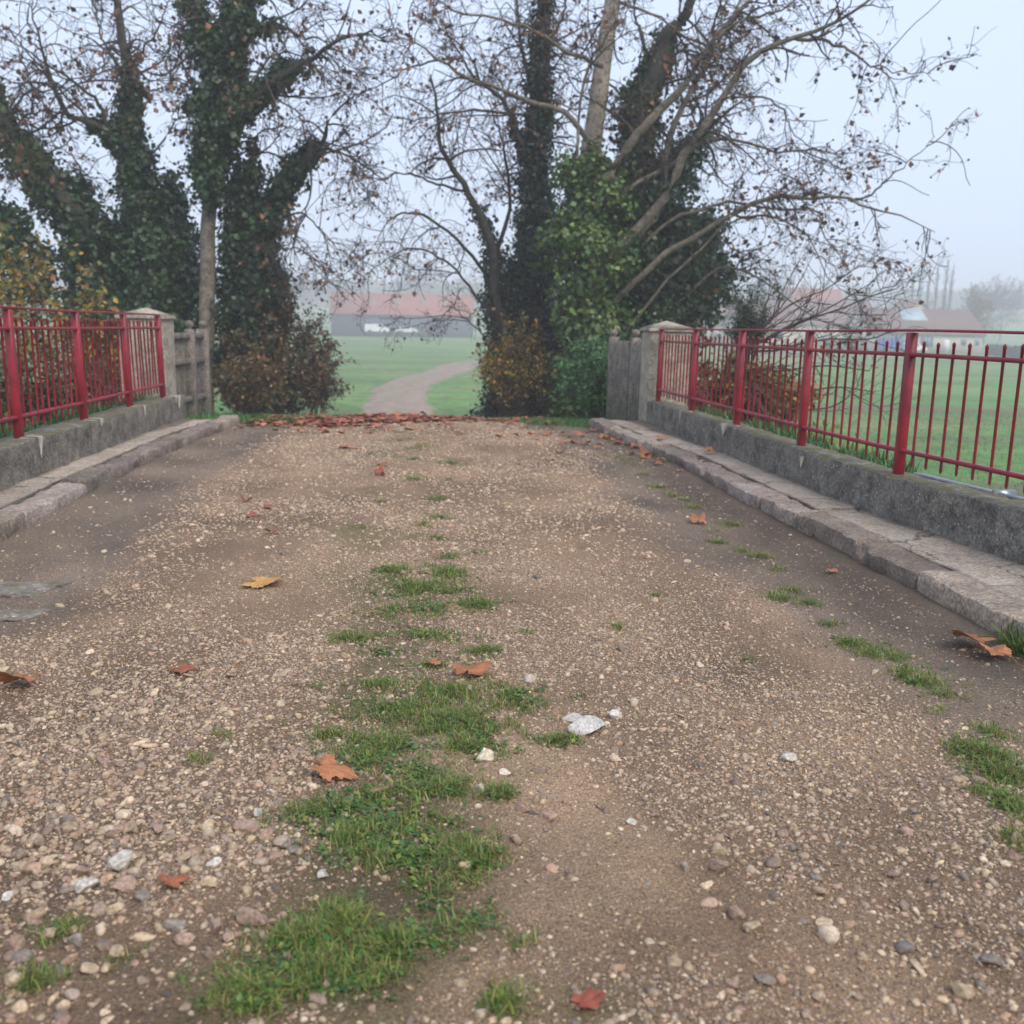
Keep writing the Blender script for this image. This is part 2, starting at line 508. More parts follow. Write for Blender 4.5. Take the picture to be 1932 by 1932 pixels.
# ------------------------------------------------------------------ the way over the bridge
KR, KL = 2.34, -2.22
def kr(Y): return KR - 0.19 * sstep(8.5, 12, Y) + 0.012 * np.sin(np.asarray(Y) * 1.7)
def kl(Y): return KL + 0.14 * sstep(10.0, 12, Y) + 0.015 * np.sin(np.asarray(Y) * 1.3 + 1)
def bend_R(Y): return 0.17 * (1 - sstep(4.2, 6.2, Y))     # the right parapet swings outward towards the near end
def road_z(X, Y):
    X = np.asarray(X, float); Y = np.asarray(Y, float)
    z = ramp_z(Y) + 0.035 * (1 - (X / 2.25) ** 2)
    rut = np.exp(-((X - 1.0) / 0.33) ** 2) + np.exp(-((X + 1.15) / 0.36) ** 2)
    z = z + 0.028 * sstep(1.95, 2.3, np.abs(X) + .04 * noise(Y * 2, 3.0)) * sstep(13, 11, Y)
    z = z - 0.022 * rut + 0.013 * fbm(X * 1.7, Y * 1.1, 0.3, 3) + 0.004 * fbm(X * 11, Y * 11, 2.2, 3)
    return z
def gap(u, v): return atZ(u, v, 0.01)
def mud_mask(X, Y):
    """1 where the surface is fine dark silt along the kerbs, 0 where it is gravel"""
    X = np.asarray(X, float); Y = np.asarray(Y, float)
    n = 0.22 * fbm(X * 1.6, Y * 0.9, 5.0, 4)
    r = sstep(1.35, 1.85, X + n + .10 * sstep(5, 8, Y)) * sstep(1.9, 3.0, Y + 1.2 * n)
    l = sstep(1.25, 1.75, -X + n) * sstep(3.0, 4.2, Y)
    return np.clip(r + l, 0, 1)
def sand_mask(X, Y):
    """1 where fine pale sand lies between the stones in the right wheel track"""
    n = 0.35 * fbm(X * 2.2, Y * 2.0, 8.0, 4)
    a = np.exp(-(((X - 0.22) / 0.40) ** 2 + ((Y - 2.25) / 0.75) ** 2))
    b = 1.1 * np.exp(-(((X + 1.0) / 0.5) ** 2 + ((Y - 7.0) / 3.0) ** 2)) + .7 * np.exp(-(((X - 1.0) / 0.35) ** 2 + ((Y - 6.5) / 3.0) ** 2))
    return np.clip(sstep(0.35, 0.75, a + n) + b * 0.35 * (.5 + .8 * n), 0, 1)
def moss_mask(X, Y):
    n = 0.5 * fbm(X * 3, Y * 2, 12.0, 4)
    c = np.exp(-((X + 0.12 + 0.05 * (Y - 3)) / 0.30) ** 2) * (1 - 0.6 * sstep(4.5, 7, Y))
    return np.clip(sstep(0.45, 1.0, c + n), 0, 1)

rx = np.linspace(0, 1, 300)
ry = np.concatenate([np.arange(-6, 1.1, 0.2), 1.1 * np.exp(np.linspace(0, math.log(13.6 / 1.1), 620))])
RY, RT = np.meshgrid(ry, rx, indexing='ij')
half_r = np.where(RY < 12, kr(RY) + 0.05, 2.2 - 1.0 * sstep(12, 13.4, RY))
half_l = np.where(RY < 12, kl(RY) - 0.05, -2.1 + 1.0 * sstep(12, 13.4, RY))
RX = half_l + (half_r - half_l) * RT
RZ = road_z(RX, RY)
mud, sand, moss = mud_mask(RX, RY), sand_mask(RX, RY), moss_mask(RX, RY)
c_grav = np.array([0.275, 0.195, 0.132]); c_mud = np.array([0.20, 0.160, 0.127]); c_sand = np.array([0.36, 0.262, 0.180]); c_moss = np.array([0.13, 0.125, 0.055])
rc = np.ones(RX.shape + (3,)) * c_grav
mo = (0.8 + 0.25 * fbm(RX * 2.5, RY * 1.5, 3.0, 5))[..., None]
rc = rc * (1 - sand[..., None]) + c_sand * sand[..., None]
rc = rc * (1 - mud[..., None]) + c_mud * mud[..., None]
rc = rc * (1 - 0.55 * moss[..., None]) + c_moss * 0.55 * moss[..., None]
rc = rc * mo
# damp trodden silt beside the right kerb
wet = sstep(1.75, 2.2, RX + 0.15 * fbm(RX * 3, RY * 2, 9.0, 3))[..., None]
stony = (sstep(.2, -.4, RX) * sstep(4.2, 2.6, RY))[..., None]
rc = rc * (1 - .30 * stony)
rc = rc * (1 - 0.40 * wet)
rc = rc * np.array([1.12, 1.06, .97])
def mat_road():
    m, nt, b = new_mat('gravel_road')
    v = objvec(nt)
    a = N(nt, 'ShaderNodeAttribute', attribute_name='tint')
    vo = N(nt, 'ShaderNodeTexVoronoi'); vo.inputs['Scale'].default_value = 95
    vo.inputs['Randomness'].default_value = 1
    nt.links.new(v, vo.inputs['Vector'])
    sp = N(nt, 'ShaderNodeSeparateColor'); nt.links.new(vo.outputs['Color'], sp.inputs[0])
    pc = ramp(nt, sp.outputs[0], [(0.0, (0.45, 0.45, 0.48)), (0.35, (0.85, 0.78, 0.72)), (0.7, (1.25, 1.15, 1.0)), (0.92, (1.8, 1.7, 1.5))])
    keep = ramp(nt, vo.outputs['Distance'], [(0.28, 1.0), (0.55, 0.0)])
    n0 = noise_node(nt, 5, 4, 0.6, v)
    dens = ramp(nt, n0.outputs[0], [(0.35, 0.25), (0.65, 0.95)])
    f = N(nt, 'ShaderNodeMath', operation='MULTIPLY')
    nt.links.new(keep.outputs[0], f.inputs[0]); nt.links.new(dens.outputs[0], f.inputs[1])
    pcol = mixc(nt, 1.0, a.outputs['Color'], pc.outputs[0], 'MULTIPLY')
    c = mixc(nt, f.outputs[0], a.outputs['Color'], pcol)
    vo2 = N(nt, 'ShaderNodeTexVoronoi'); vo2.inputs['Scale'].default_value = 230
    nt.links.new(v, vo2.inputs['Vector'])
    sp2 = N(nt, 'ShaderNodeSeparateColor'); nt.links.new(vo2.outputs['Color'], sp2.inputs[0])
    pc2 = ramp(nt, sp2.outputs[1], [(0.0, 0.5), (0.6, 0.95), (0.9, 1.7)])
    k2 = ramp(nt, vo2.outputs['Distance'], [(0.3, 0.9), (0.6, 0.0)])
    c = mixc(nt, k2.outputs[0], c, mixc(nt, 1.0, c, pc2.outputs[0], 'MULTIPLY'))
    n1 = noise_node(nt, 300, 3, 0.7, v)
    r1 = ramp(nt, n1.outputs[0], [(0.3, 0.45), (0.7, 1.5)])
    c = mixc(nt, 1.0, c, r1.outputs[0], 'MULTIPLY')
    nt.links.new(c, b.inputs['Base Color'])
    b.inputs['Roughness'].default_value = 0.8
    b.inputs['Specular IOR Level'].default_value = 0.3
    hp = N(nt, 'ShaderNodeMath', operation='SUBTRACT'); hp.inputs[0].default_value = 0.6
    nt.links.new(vo.outputs['Distance'], hp.inputs[1])
    p = bump(nt, b, hp.outputs[0], 0.8, 0.008)
    nb = noise_node(nt, 28, 5, 0.75, v)
    p = bump(nt, b, nb.outputs[0], 0.7, 0.02, p)
    bump(nt, b, n1.outputs[0], 0.7, 0.004, p)
    return m
road = fast_mesh('road', np.stack([RX, RY, RZ], -1).reshape(-1, 3), grid_faces(*RX.shape), mat_road(), col=rc.reshape(-1, 3), smooth=True)
tag(road, None, None, None, 'structure')

# ------------------------------------------------------------------ rough masonry blocks
BLOCK_TINT = []
def rough_block(mb, x0, x1, y0, y1, z0, z1, res=0.04, amp=0.006, rad=0.015, seed=0.0, fx=None, freq=6, chip=0.0, tcol=None):
    """a block with worn arrises; fx(Y) shifts it sideways so that it follows a bent line"""
    nx, ny, nz = (max(2, int(round((b - a) / res))) + 1 for a, b in ((x0, x1), (y0, y1), (z0, z1)))
    def side(ax, val):
        d = [np.linspace(x0, x1, nx), np.linspace(y0, y1, ny), np.linspace(z0, z1, nz)]
        o = [k for k in range(3) if k != ax]
        A, B = np.meshgrid(d[o[0]], d[o[1]], indexing='ij')
        P = np.zeros(A.shape + (3,)); P[..., o[0]] = A; P[..., o[1]] = B; P[..., ax] = val
        q = grid_faces(A.shape[0], A.shape[1])
        return P, q
    c = np.array([(x0 + x1) / 2, (y0 + y1) / 2, (z0 + z1) / 2]); h = np.array([(x1 - x0) / 2, (y1 - y0) / 2, (z1 - z0) / 2])
    for ax, val, flip in ((0, x0, 1), (0, x1, 0), (1, y0, 0), (1, y1, 1), (2, z0, 1), (2, z1, 0)):
        P, q = side(ax, val)
        # round the arrises: clamp to an inner box, push out by the radius
        inner = np.clip(P, c - h + rad, c + h - rad)
        d = P - inner
        L = np.linalg.norm(d, axis=-1, keepdims=True)
        P2 = inner + d / np.maximum(L, 1e-9) * np.minimum(L, rad)
        s = P2 * freq + seed
        nn = np.stack([fbm(s[..., 0], s[..., 1], s[..., 2] + k * 31.7, 4) for k in range(3)], -1)
        P2 = P2 + amp * nn
        if chip:
            ch = np.clip(fbm(P2[..., 0] * 5 + seed, P2[..., 1] * 5, P2[..., 2] * 5 + 9, 3) - 0.55, 0, 1) * chip
            P2 = P2 - (P - c) / h * ch[..., None] * np.array([1, 0, 1]) * 0.6
        if fx is not None: P2[..., 0] += fx(P2[..., 1])
        P2[..., 2] += ramp_z(P2[..., 1])
        if not flip: q = q[:, ::-1]
        mb.add(P2.reshape(-1, 3), q)
        if tcol is not None:
            X_ = P2.reshape(-1, 3)
            u_ = np.abs(X_[:, 0]) - np.abs(fx(X_[:, 1])) 
            # soil lodged in the joint between kerb and slabs and at the foot of the wall, and splashed up from the gutter
            dj = np.exp(-((u_ - .215) / .018) ** 2) * (.55 + .35 * noise(X_[:, 1] * 2, u_ * 3)) + .6 * sstep(.38, .47, u_ - (X_[:, 0] > 0) * (.05 + bend_R(X_[:, 1])) + .03 * noise(X_[:, 1] * 4, 1.0))
            dj = dj + .65 * sstep(.06, -.05, X_[:, 2] - ramp_z(X_[:, 1]) + .02 * noise(X_[:, 1] * 5, 3.0))
            tc = np.array(tcol)[None] * (1 - np.clip(dj, 0, .85))[:, None] * np.where(dj[:, None] > .3, np.array([1.0, .93, .85]), 1.0)
            BLOCK_TINT.append(tc)

KH = 0.115                        # kerb top over the gutter
kerb, pave = MB(), MB()
for sgn, kf in ((1, kr), (-1, kl)):
    y = -5.0; r_ = random.Random(3 + sgn)
    while y < 12.0:
        L_ = r_.uniform(0.55, 1.15)
        y1 = min(y + L_, 12.15)
        w = r_.uniform(0.195, 0.225)
        a, b = (0, w) if sgn > 0 else (-w, 0)
        rough_block(kerb, a + r_.uniform(-.014, .014), b, y + 0.006, y1 - 0.006, -0.25, KH + r_.uniform(-0.016, 0.012),
                    0.026 if y > 1.5 else 0.1, 0.013, 0.022, r_.uniform(0, 50), (lambda Y, kf=kf: kf(Y)), 8, 0.12,
                    tcol=np.array([1, r_.uniform(.94, 1.0), r_.uniform(.88, 1.0)]) * r_.choice([.6, .78, .95, 1.05, 1.15]))
        y = y1
kerb_col = np.concatenate(BLOCK_TINT); BLOCK_TINT.clear()
for sgn, kf in ((1, kr), (-1, kl)):
    y = -5.0; r_ = random.Random(13 + sgn)
    while y < 11.7:
        L_ = r_.uniform(1.1, 1.9)
        y1 = min(y + L_, 12.1)
        xa, xb = (0.222, 0.72) if sgn > 0 else (-0.60, -0.222)
        rough_block(pave, xa, xb, y + 0.004, y1 - 0.004, -0.2, KH - 0.010 + r_.uniform(-0.006, 0.006),
                    0.03 if y > 1.5 else 0.15, 0.007, 0.01, r_.uniform(0, 50), (lambda Y, kf=kf: kf(Y)), 4, tcol=np.array([1, .98, .95]) * r_.uniform(.85, 1.1))
        y = y1
pave_col = np.concatenate(BLOCK_TINT); BLOCK_TINT.clear()
tag(kerb.build('kerb', M_kerb, smooth=True, col=kerb_col), None, None, None, 'structure')
tag(pave.build('pavement', M_pave, smooth=True, col=pave_col), None, None, None, 'structure')
joint = MB()
for kf, xa, xb in ((kr, .17, .27), (kl, -.27, -.17)):
    rough_block(joint, xa, xb, -5, 12.0, -.1, KH - .024, .03, .008, .005, 5.0, (lambda Y, kf=kf: kf(Y)), 9)
tag(joint.build('soil_strip', mat_noise('joint_soil', (.05, .042, .03), (.12, .10, .07), 14, .95, .6, .008, (.06, .075, .02), 9), smooth=True), None, None, None, 'structure')
deck = MB().box(-3.1, 3.3, -6, 11.95, -0.9, -0.26)
tag(deck.build('bridge_deck', M_wall), None, None, None, 'structure')
abut = MB().box(-3.1, 3.1, 11.6, 11.95, -3.2, -0.903)
tag(abut.build('abutment', M_wall), None, None, None, 'structure')

# ------------------------------------------------------------------ low walls under the railings
WT = 0.365
PY_R = [11.52 + 0.0] ; PX_R, PX_L = 2.95, -2.80
# post positions along the bridge (read off the photograph's spacing)
posts_R = [11.80, 10.33, 8.82, 7.27, 5.76, 4.28, 2.80, 1.32, -0.16, -1.64]
posts_L = [11.42, 10.10, 8.72, 7.31, 5.90, 4.49, 3.08, 1.67, 0.26, -1.15]
wr = MB(); rough_block(wr, 2.84, 3.08, -5, 11.95, -0.24, WT, 0.035, 0.010, 0.018, 3.0, bend_R, 6, 0.10)
o = wr.build('parapet_wall', M_wall, smooth=True)
tag(o, 'low mossy concrete wall under the right-side red railing, chipped along its pavement side', 'wall')
o['label'] = 'low mossy concrete wall carrying the long red railing beside the grey pipe'
w_right = o
wl = MB(); rough_block(wl, -2.93, -2.67, -5, 11.95, -0.24, WT, 0.035, 0.007, 0.018, 13.0, None, 6, 0.04)
w_left = wl.build('parapet_wall', M_wall, smooth=True)
tag(w_left, 'low dark blotched concrete wall carrying the red railing in front of the ivy trees', 'wall')
def mortar(parent, x_in, sgn, y, seed, big=1.0):
    r_ = random.Random(seed)
    m = MB()
    w = 0.045 * big * r_.uniform(.7, 1.3); d = 0.12 * big * r_.uniform(.5, 1.3)
    z = WT + 0.004
    # runs over the wall's top and down its face as a tongue a few millimetres thick
    pts = [(0, w), (0.3, w * .9), (0.6, w * .5), (1.0, w * .12)]
    V, Q = [], []
    xo = x_in - sgn * 0.012
    for k, (f, ww) in enumerate(pts):
        for e in (-1, 1): V.append((xo, y + e * ww + r_.uniform(-.006, .006), z - d * f))
    V += [(x_in + sgn * 0.10, y - w, z + 0.008), (x_in + sgn * 0.10, y + w, z + 0.008)]
    V = np.array(V)
    top = V[[0, 1]] + np.array([[sgn * .006, 0, .008]] * 2)
    V = np.vstack([V, top])
    n = len(V)
    Q = [(0, 2, 3, 1), (2, 4, 5, 3), (4, 6, 7, 5), (10, 0, 1, 11), (8, 10, 11, 9)]
    back = V + np.array([sgn * 0.03, 0, -0.02])
    Q2 = [tuple(a + n for a in q[::-1]) for q in Q]
    rim = [(0, 2), (2, 4), (4, 6), (6, 7), (7, 5), (5, 3), (3, 1), (1, 11), (11, 9), (9, 8), (8, 10), (10, 0)]
    m.add(np.vstack([V, back]), Q + Q2 + [(a, b, b + n, a + n) for a, b in rim])
    return m.build('mortar_patch', M_mortar, parent)
for k, y in enumerate(posts_R[:8]):
    if k in (1, 2): mortar(w_right, 2.84, 1, y, 20 + k, 1.4 if k == 2 else 1.1)
for k, y in enumerate(posts_L[:6]): mortar(w_left, -2.67, -1, y, 50 + k, 1.0)
mortar(w_left, -2.67, -1, 11.55, 70, 1.6)
# damp patch plaster on the right wall's face
mortar(w_right, 2.843, 1, 6.95, 90, 1.1).location.z = -0.06

# ------------------------------------------------------------------ railings
def railing(X, posts, lean, label, seed, H=0.87, bend=lambda Y: 0 * Y):
    root = empty('railing', (X, 0, WT))
    tag(root, label, 'railing')
    r_ = random.Random(seed)
    def part(mb, name):
        o = mb.build(name, M_red, root, smooth=False)
        return o
    lx = lambda z: lean * z
    y0, y1 = posts[-1], posts[0]
    def long_bar(z, hw, hh, sag=0.004):
        ys = np.arange(y1 + 0.02, y0, -0.12)
        P = []
        for sx, sz in ((-hw, -hh), (hw, -hh), (hw, hh * .7), (hw * .6, hh), (-hw * .6, hh), (-hw, hh * .7)):
            P.append(np.stack([lx(z) + sx + bend(ys) + 0.004 * noise(ys * .8, seed), ys, z + sz + sag * noise(ys * .7, seed + 5.0) + ramp_z(ys)], -1))
        P = np.array(P)                        # (6, n, 3)
        n = P.shape[1]
        V = P.transpose(1, 0, 2).reshape(-1, 3)
        Q = [(6 * i + k, 6 * i + (k + 1) % 6, 6 * i + 6 + (k + 1) % 6, 6 * i + 6 + k) for i in range(n - 1) for k in range(6)]
        Q += [(0, 5, 2, 1), (5, 4, 3, 2)]
        e = 6 * (n - 1)
        Q += [(e, e + 1, e + 2, e + 5), (e + 5, e + 2, e + 3, e + 4)]
        return MB().add(V, Q)
    part(long_bar(H - 0.008, 0.026, 0.0085, 0.006), 'top_rail')
    part(long_bar(H - 0.150, 0.021, 0.0125), 'middle_rail')
    part(long_bar(0.145, 0.021, 0.0125), 'bottom_rail')
    for y in posts:
        w = 0.027
        m = MB(); m.box(-w, w, y - w, y + w, -0.03, H - 0.017, 0, 0.004)
        V = m.V[0]; V[:, 0] += lx(V[:, 2]) + float(bend(y)); V[:, 1] += r_.uniform(-.006, .006) * V[:, 2]
        part(m, 'post')
    for a, b in zip(posts[1:], posts[:-1]):
        n = 10
        if b < -0.5: continue
        for k in range(n):
            y = a + (b - a) * (k + 1) / (n + 1) + r_.uniform(-.004, .004)
            j = r_.uniform(-.004, .004); t = r_.uniform(-.008, .008)
            z0, z1 = 0.075 + r_.uniform(-.006, .006), H - 0.072 + r_.uniform(-.005, .005)
            zs = [z0 - .012, z0, z0 + .014, z1 - 0.022, z1 - .02, z1 - .007, z1 + .004]
            rs = [.004, .0085, .0085, .0085, .0105, .0105, .001]
            P = np.array([(lx(z) + float(bend(y)) + j + t * z, y + t * z, z) for z in zs])
            part(MB().tube(P, rs, 8), 'bar')
    return root
rail_R = railing(PX_R, posts_R, 0.006, 'dark red metal railing with pointed bars above the mossy wall and the open field', 4, 0.875, bend_R)
rail_L = railing(PX_L, posts_L, -0.025, 'dark red metal railing with pointed bars standing before the ivy trees and autumn shrubs', 9, 0.915)

# grey pipe behind the right wall
pp = MB()
ys = np.arange(1.0, 6.2, 0.25)
pipe_root = empty('pipe', (3.20, 3.5, WT - 0.03))
for dx, r0, dz in ((0.0, 0.016, -0.005), (0.06, 0.022, -0.02)):
    P = np.stack([dx + bend_R(ys) + 0.006 * noise(ys, dx * 40), ys - 3.5, dz + 0.010 * noise(ys * .9, dx * 30 + 2)], -1)
    MB().tube(P, r0, 10).build('conduit', M_steel, pipe_root, smooth=True)
cl = MB()
for y in (1.3, 2.6, 3.9, 5.2):
    cl.box(-0.03 + float(bend_R(y)), 0.10 + float(bend_R(y)), y - 3.515, y - 3.485, -0.05, 0.022)
cl.build('clamp', M_steel, pipe_root)
tag(pipe_root, 'pair of galvanised grey pipes running behind the mossy wall under the red railing', 'pipe')

# ------------------------------------------------------------------ end pillars
def pillar(x, y, w, hgt, label):
    root = empty('pillar', (x, y, -0.1)); tag(root, label, 'pillar')
    m = MB(); rough_block(m, x - w / 2, x + w / 2, y - w / 2, y + w / 2, -0.1, hgt, 0.04, 0.006, 0.012, x * 3)
    m.build('shaft', M_pillar, root, smooth=True, world_pts=True)
    m = MB(); rough_block(m, x - w / 2 - .03, x + w / 2 + .03, y - w / 2 - .03, y + w / 2 + .03, hgt + 0.002, hgt + 0.045, 0.04, 0.004, 0.008, x * 5)
    V = m.V
    cap = m.build('cap', M_pillar, root, smooth=True, world_pts=True)
    m = MB(); q = w / 2 + .018; z = hgt + 0.046 + float(ramp_z(y))
    m.add([(x - q, y - q, z), (x + q, y - q, z), (x + q, y + q, z), (x - q, y + q, z), (x, y, z + 0.085)], [(0, 3, 2, 1)], [(0, 1, 4), (1, 2, 4), (2, 3, 4), (3, 0, 4)])
    m.build('cap_top', M_pillar, root, world_pts=True)
pillar(3.10, 12.14, 0.50, 1.20, 'square concrete pillar with shallow pyramid cap beside the mossy wall end')
pillar(-3.09, 12.0, 0.50, 1.225, 'square concrete pillar with pale pyramid cap beside the ivy tree trunk')

# ------------------------------------------------------------------ concrete picket fences past the pillars
def picket_fence(A, B, posts, label, seed, dz=0.0):
    A, B = np.array(A, float), np.array(B, float)
    d = B - A; L = np.linalg.norm(d); rz = math.atan2(d[1], d[0])
    root = empty('picket_fence', (A[0], A[1], float(ramp_z(A[1])) - 0.05 + dz), rz)
    tag(root, label, 'fence')
    r_ = random.Random(seed)
    for s in posts:
        m = MB(); x = s * L
        m.box(x - .055, x + .055, -.06, .06, -0.3, 1.16, 0, .012)
        m.tube([(x, 0, 1.155), (x, 0, 1.18), (x, 0, 1.20), (x, 0, 1.235), (x, 0, 1.262), (x, 0, 1.275)], [.03, .03, .052, .058, .04, .002], 12)
        m.build('post', M_fence, root)
    for z in (0.28, 0.76, 1.08):
        m = MB(); m.box(0, L, -.028, .028, z - .035, z + .035, 0, .006)
        m.build('rail', M_fence, root)
    n = int(L / 0.10)
    for k in range(n):
        x = (k + .5) * L / n
        if any(abs(x - s * L) < .07 for s in posts): continue
        m = MB(); h = 1.10 + r_.uniform(-.012, .012)
        m.box(x - .034, x + .034, .030, .062, -.05, h, 0, .008)
        m.build('picket', M_fence, root)
picket_fence((-2.98, 12.28), (-2.80, 13.75), (0.62, 0.98), 'weathered concrete picket fence between the pale capped pillar and the pale ivy-topped trunk', 5)
picket_fence((3.02, 12.38), (2.86, 14.3), (0.42, 0.97), 'weathered concrete picket fence leading off the right-hand pillar towards the leafy green bush', 6)

# ------------------------------------------------------------------ branch growing (all vectorised)
def grow(P, rad, n_child, tlo, thi, len_lo, len_hi, spread, n=6, wob=0.25, up=0.0, droop=0.0, rscale=0.6, rmin=0.004, rtip=0.5, g=None, flat=1.0, taper_len=True):
    """children polylines off parent polylines P (N,m,3)"""
    g = g or rng
    Np, m, _ = P.shape
    seg = np.linalg.norm(np.diff(P, axis=1), axis=-1).sum(1)
    pi = g.choice(Np, n_child, p=seg / seg.sum())
    t = g.uniform(tlo, thi, n_child) * (m - 1) * 0.9999
    k = t.astype(int); f = (t - k)[:, None]
    S = P[pi, k] * (1 - f) + P[pi, k + 1] * f
    T = unit(P[pi, k + 1] - P[pi, k])
    r0 = rad[pi, k] * (1 - f[:, 0]) + rad[pi, k + 1] * f[:, 0]
    rnd = unit(g.normal(size=(n_child, 3)))
    perp = unit(rnd - (rnd * T).sum(-1, keepdims=True) * T)
    D = unit(T * (1 - spread) + perp * spread * np.array([1, flat, 1]) + np.array([0, 0, up]))
    L = g.uniform(len_lo, len_hi, n_child)
    if taper_len: L = L * (1.15 - 0.55 * t / (m - 1))
    pts = [S]; d = D
    step = (L / (n - 1))[:, None]
    bend = g.normal(size=(n_child, 3)) * wob * 0.5
    for i in range(n - 1):
        bend = bend * 0.6 + g.normal(size=(n_child, 3)) * wob
        d = unit(d + bend + np.array([0, 0, -droop]) * (i < n // 2 + 1) + np.array([0, 0, droop * 0.9]) * (i >= n // 2 + 1))
        pts.append(pts[-1] + d * step)
    out = np.stack(pts, 1)
    rr = np.clip(r0 * rscale, rmin, max(.026, rmin))
    rad2 = rr[:, None] * np.linspace(1, rtip, n)[None]
    return out, np.clip(rad2, rmin * 0.6, None)
def leaves_at(C, size, nrm, pal, g=None, asp=0.75, jit=0.6, fold=0.25):
    """diamond leaves folded along the midrib at points C; nrm preferred facing; returns V,T,col"""
    g = g or rng
    n = len(C)
    nn = unit(nrm + g.normal(size=(n, 3)) * jit)
    a = unit(np.cross(nn, unit(g.normal(size=(n, 3)))))
    b = np.cross(nn, a)
    s = (np.asarray(size) * np.clip(g.lognormal(-.08, .34, n), .4, 1.9))[:, None]
    w = s * asp * 0.5
    V = np.stack([C, C + a * s * 0.45 + b * w + nn * s * fold * .5, C + a * s, C + a * s * 0.45 - b * w + nn * s * fold * .5], 1)
    i = np.arange(n)[:, None] * 4
    T = np.concatenate([i + np.array([[0, 2, 1]]), i + np.array([[0, 3, 2]])], 0)
    pal = np.asarray(pal)
    c = pal[g.integers(0, len(pal), n)] * g.uniform(0.65, 1.35, (n, 1))
    return V.reshape(-1, 3), T, np.repeat(c, 4, 0)
PAL_IVY = np.array([(0.018, 0.046, 0.014), (0.026, 0.062, 0.018), (0.036, 0.080, 0.022), (0.050, 0.095, 0.030), (0.014, 0.034, 0.014)])
PAL_IVY_L = np.array([(0.05, 0.11, 0.02), (0.075, 0.15, 0.028), (0.10, 0.17, 0.035), (0.035, 0.08, 0.02), (0.13, 0.17, 0.04)])
PAL_DARK = np.array([(0.012, 0.026, 0.013), (0.018, 0.036, 0.018), (0.024, 0.048, 0.02)])
PAL_BROWN = np.array([(0.16, 0.065, 0.035), (0.20, 0.09, 0.04), (0.11, 0.05, 0.03), (0.26, 0.12, 0.05), (0.08, 0.04, 0.028)])
PAL_AUT = np.array([(0.30, 0.19, 0.04), (0.22, 0.12, 0.035), (0.12, 0.12, 0.03), (0.08, 0.10, 0.03), (0.25, 0.08, 0.03)])
PAL_YEL = np.array([(0.42, 0.28, 0.035), (0.34, 0.20, 0.03), (0.16, 0.18, 0.04), (0.10, 0.14, 0.03), (0.38, 0.16, 0.03)])

def limb(px, Y0, Y1, r0, r1, n=20, wig=0.05, g=None):
    """a limb traced through the picture, running from depth Y0 to Y1, as real 3-D polyline"""
    g = g or rng
    m = len(px)
    P = [atY(u, v, Y0 + (Y1 - Y0) * k / (m - 1)) for k, (u, v) in enumerate(px)]
    C = catmull(P, n)
    C[1:-1] += g.normal(size=(n - 2, 3)) * wig * np.array([0.5, 1.2, 0.5])
    return C, np.linspace(r0, r1, n)
def ivy_points(C, rads, n, g, lump=0.55, shell=0.5, freq=2.2):
    """points in a lumpy sleeve round the polyline C"""
    m = len(C)
    w = np.asarray(rads, float)
    w = w * 0.80
    wt_ = (w[:-1] + w[1:]) * np.linalg.norm(np.diff(C, axis=0), axis=1)
    k = g.choice(m - 1, n, p=wt_ / wt_.sum()); f = g.uniform(0, 1, n)
    S = C[k] * (1 - f[:, None]) + C[k + 1] * f[:, None]
    r = w[k] * (1 - f) + w[k + 1] * f
    T = unit(C[k + 1] - C[k])
    rnd = unit(g.normal(size=(n, 3)))
    d = unit(rnd - (rnd * T).sum(-1, keepdims=True) * T * 0.8)
    q = S + d * r[:, None]
    lum = 1 + lump * fbm(q[:, 0] * freq, q[:, 1] * freq, q[:, 2] * freq, 3)
    rr = r * lum * (1 - (1 - shell) * g.uniform(0, 1, n) ** 2.2)
    P = S + d * rr[:, None]
    # two thirds of the leaves sit in tufts that stand off the stem
    nc = max(6, n // 45)
    ci = g.integers(0, n, nc)
    k = g.integers(0, nc, n)
    off = g.normal(size=(n, 3)) * np.array([.10, .10, .11]) * (0.6 + np.minimum(r, .6))[:, None]
    cen = S[ci] + d[ci] * (rr[ci] * g.uniform(.8, 1.4, nc))[:, None]
    tuft = g.uniform(0, 1, n) < .66
    P = np.where(tuft[:, None], cen[k] + off, P)
    d = np.where(tuft[:, None], unit(off + d[ci][k] * .08), d)
    return P, d
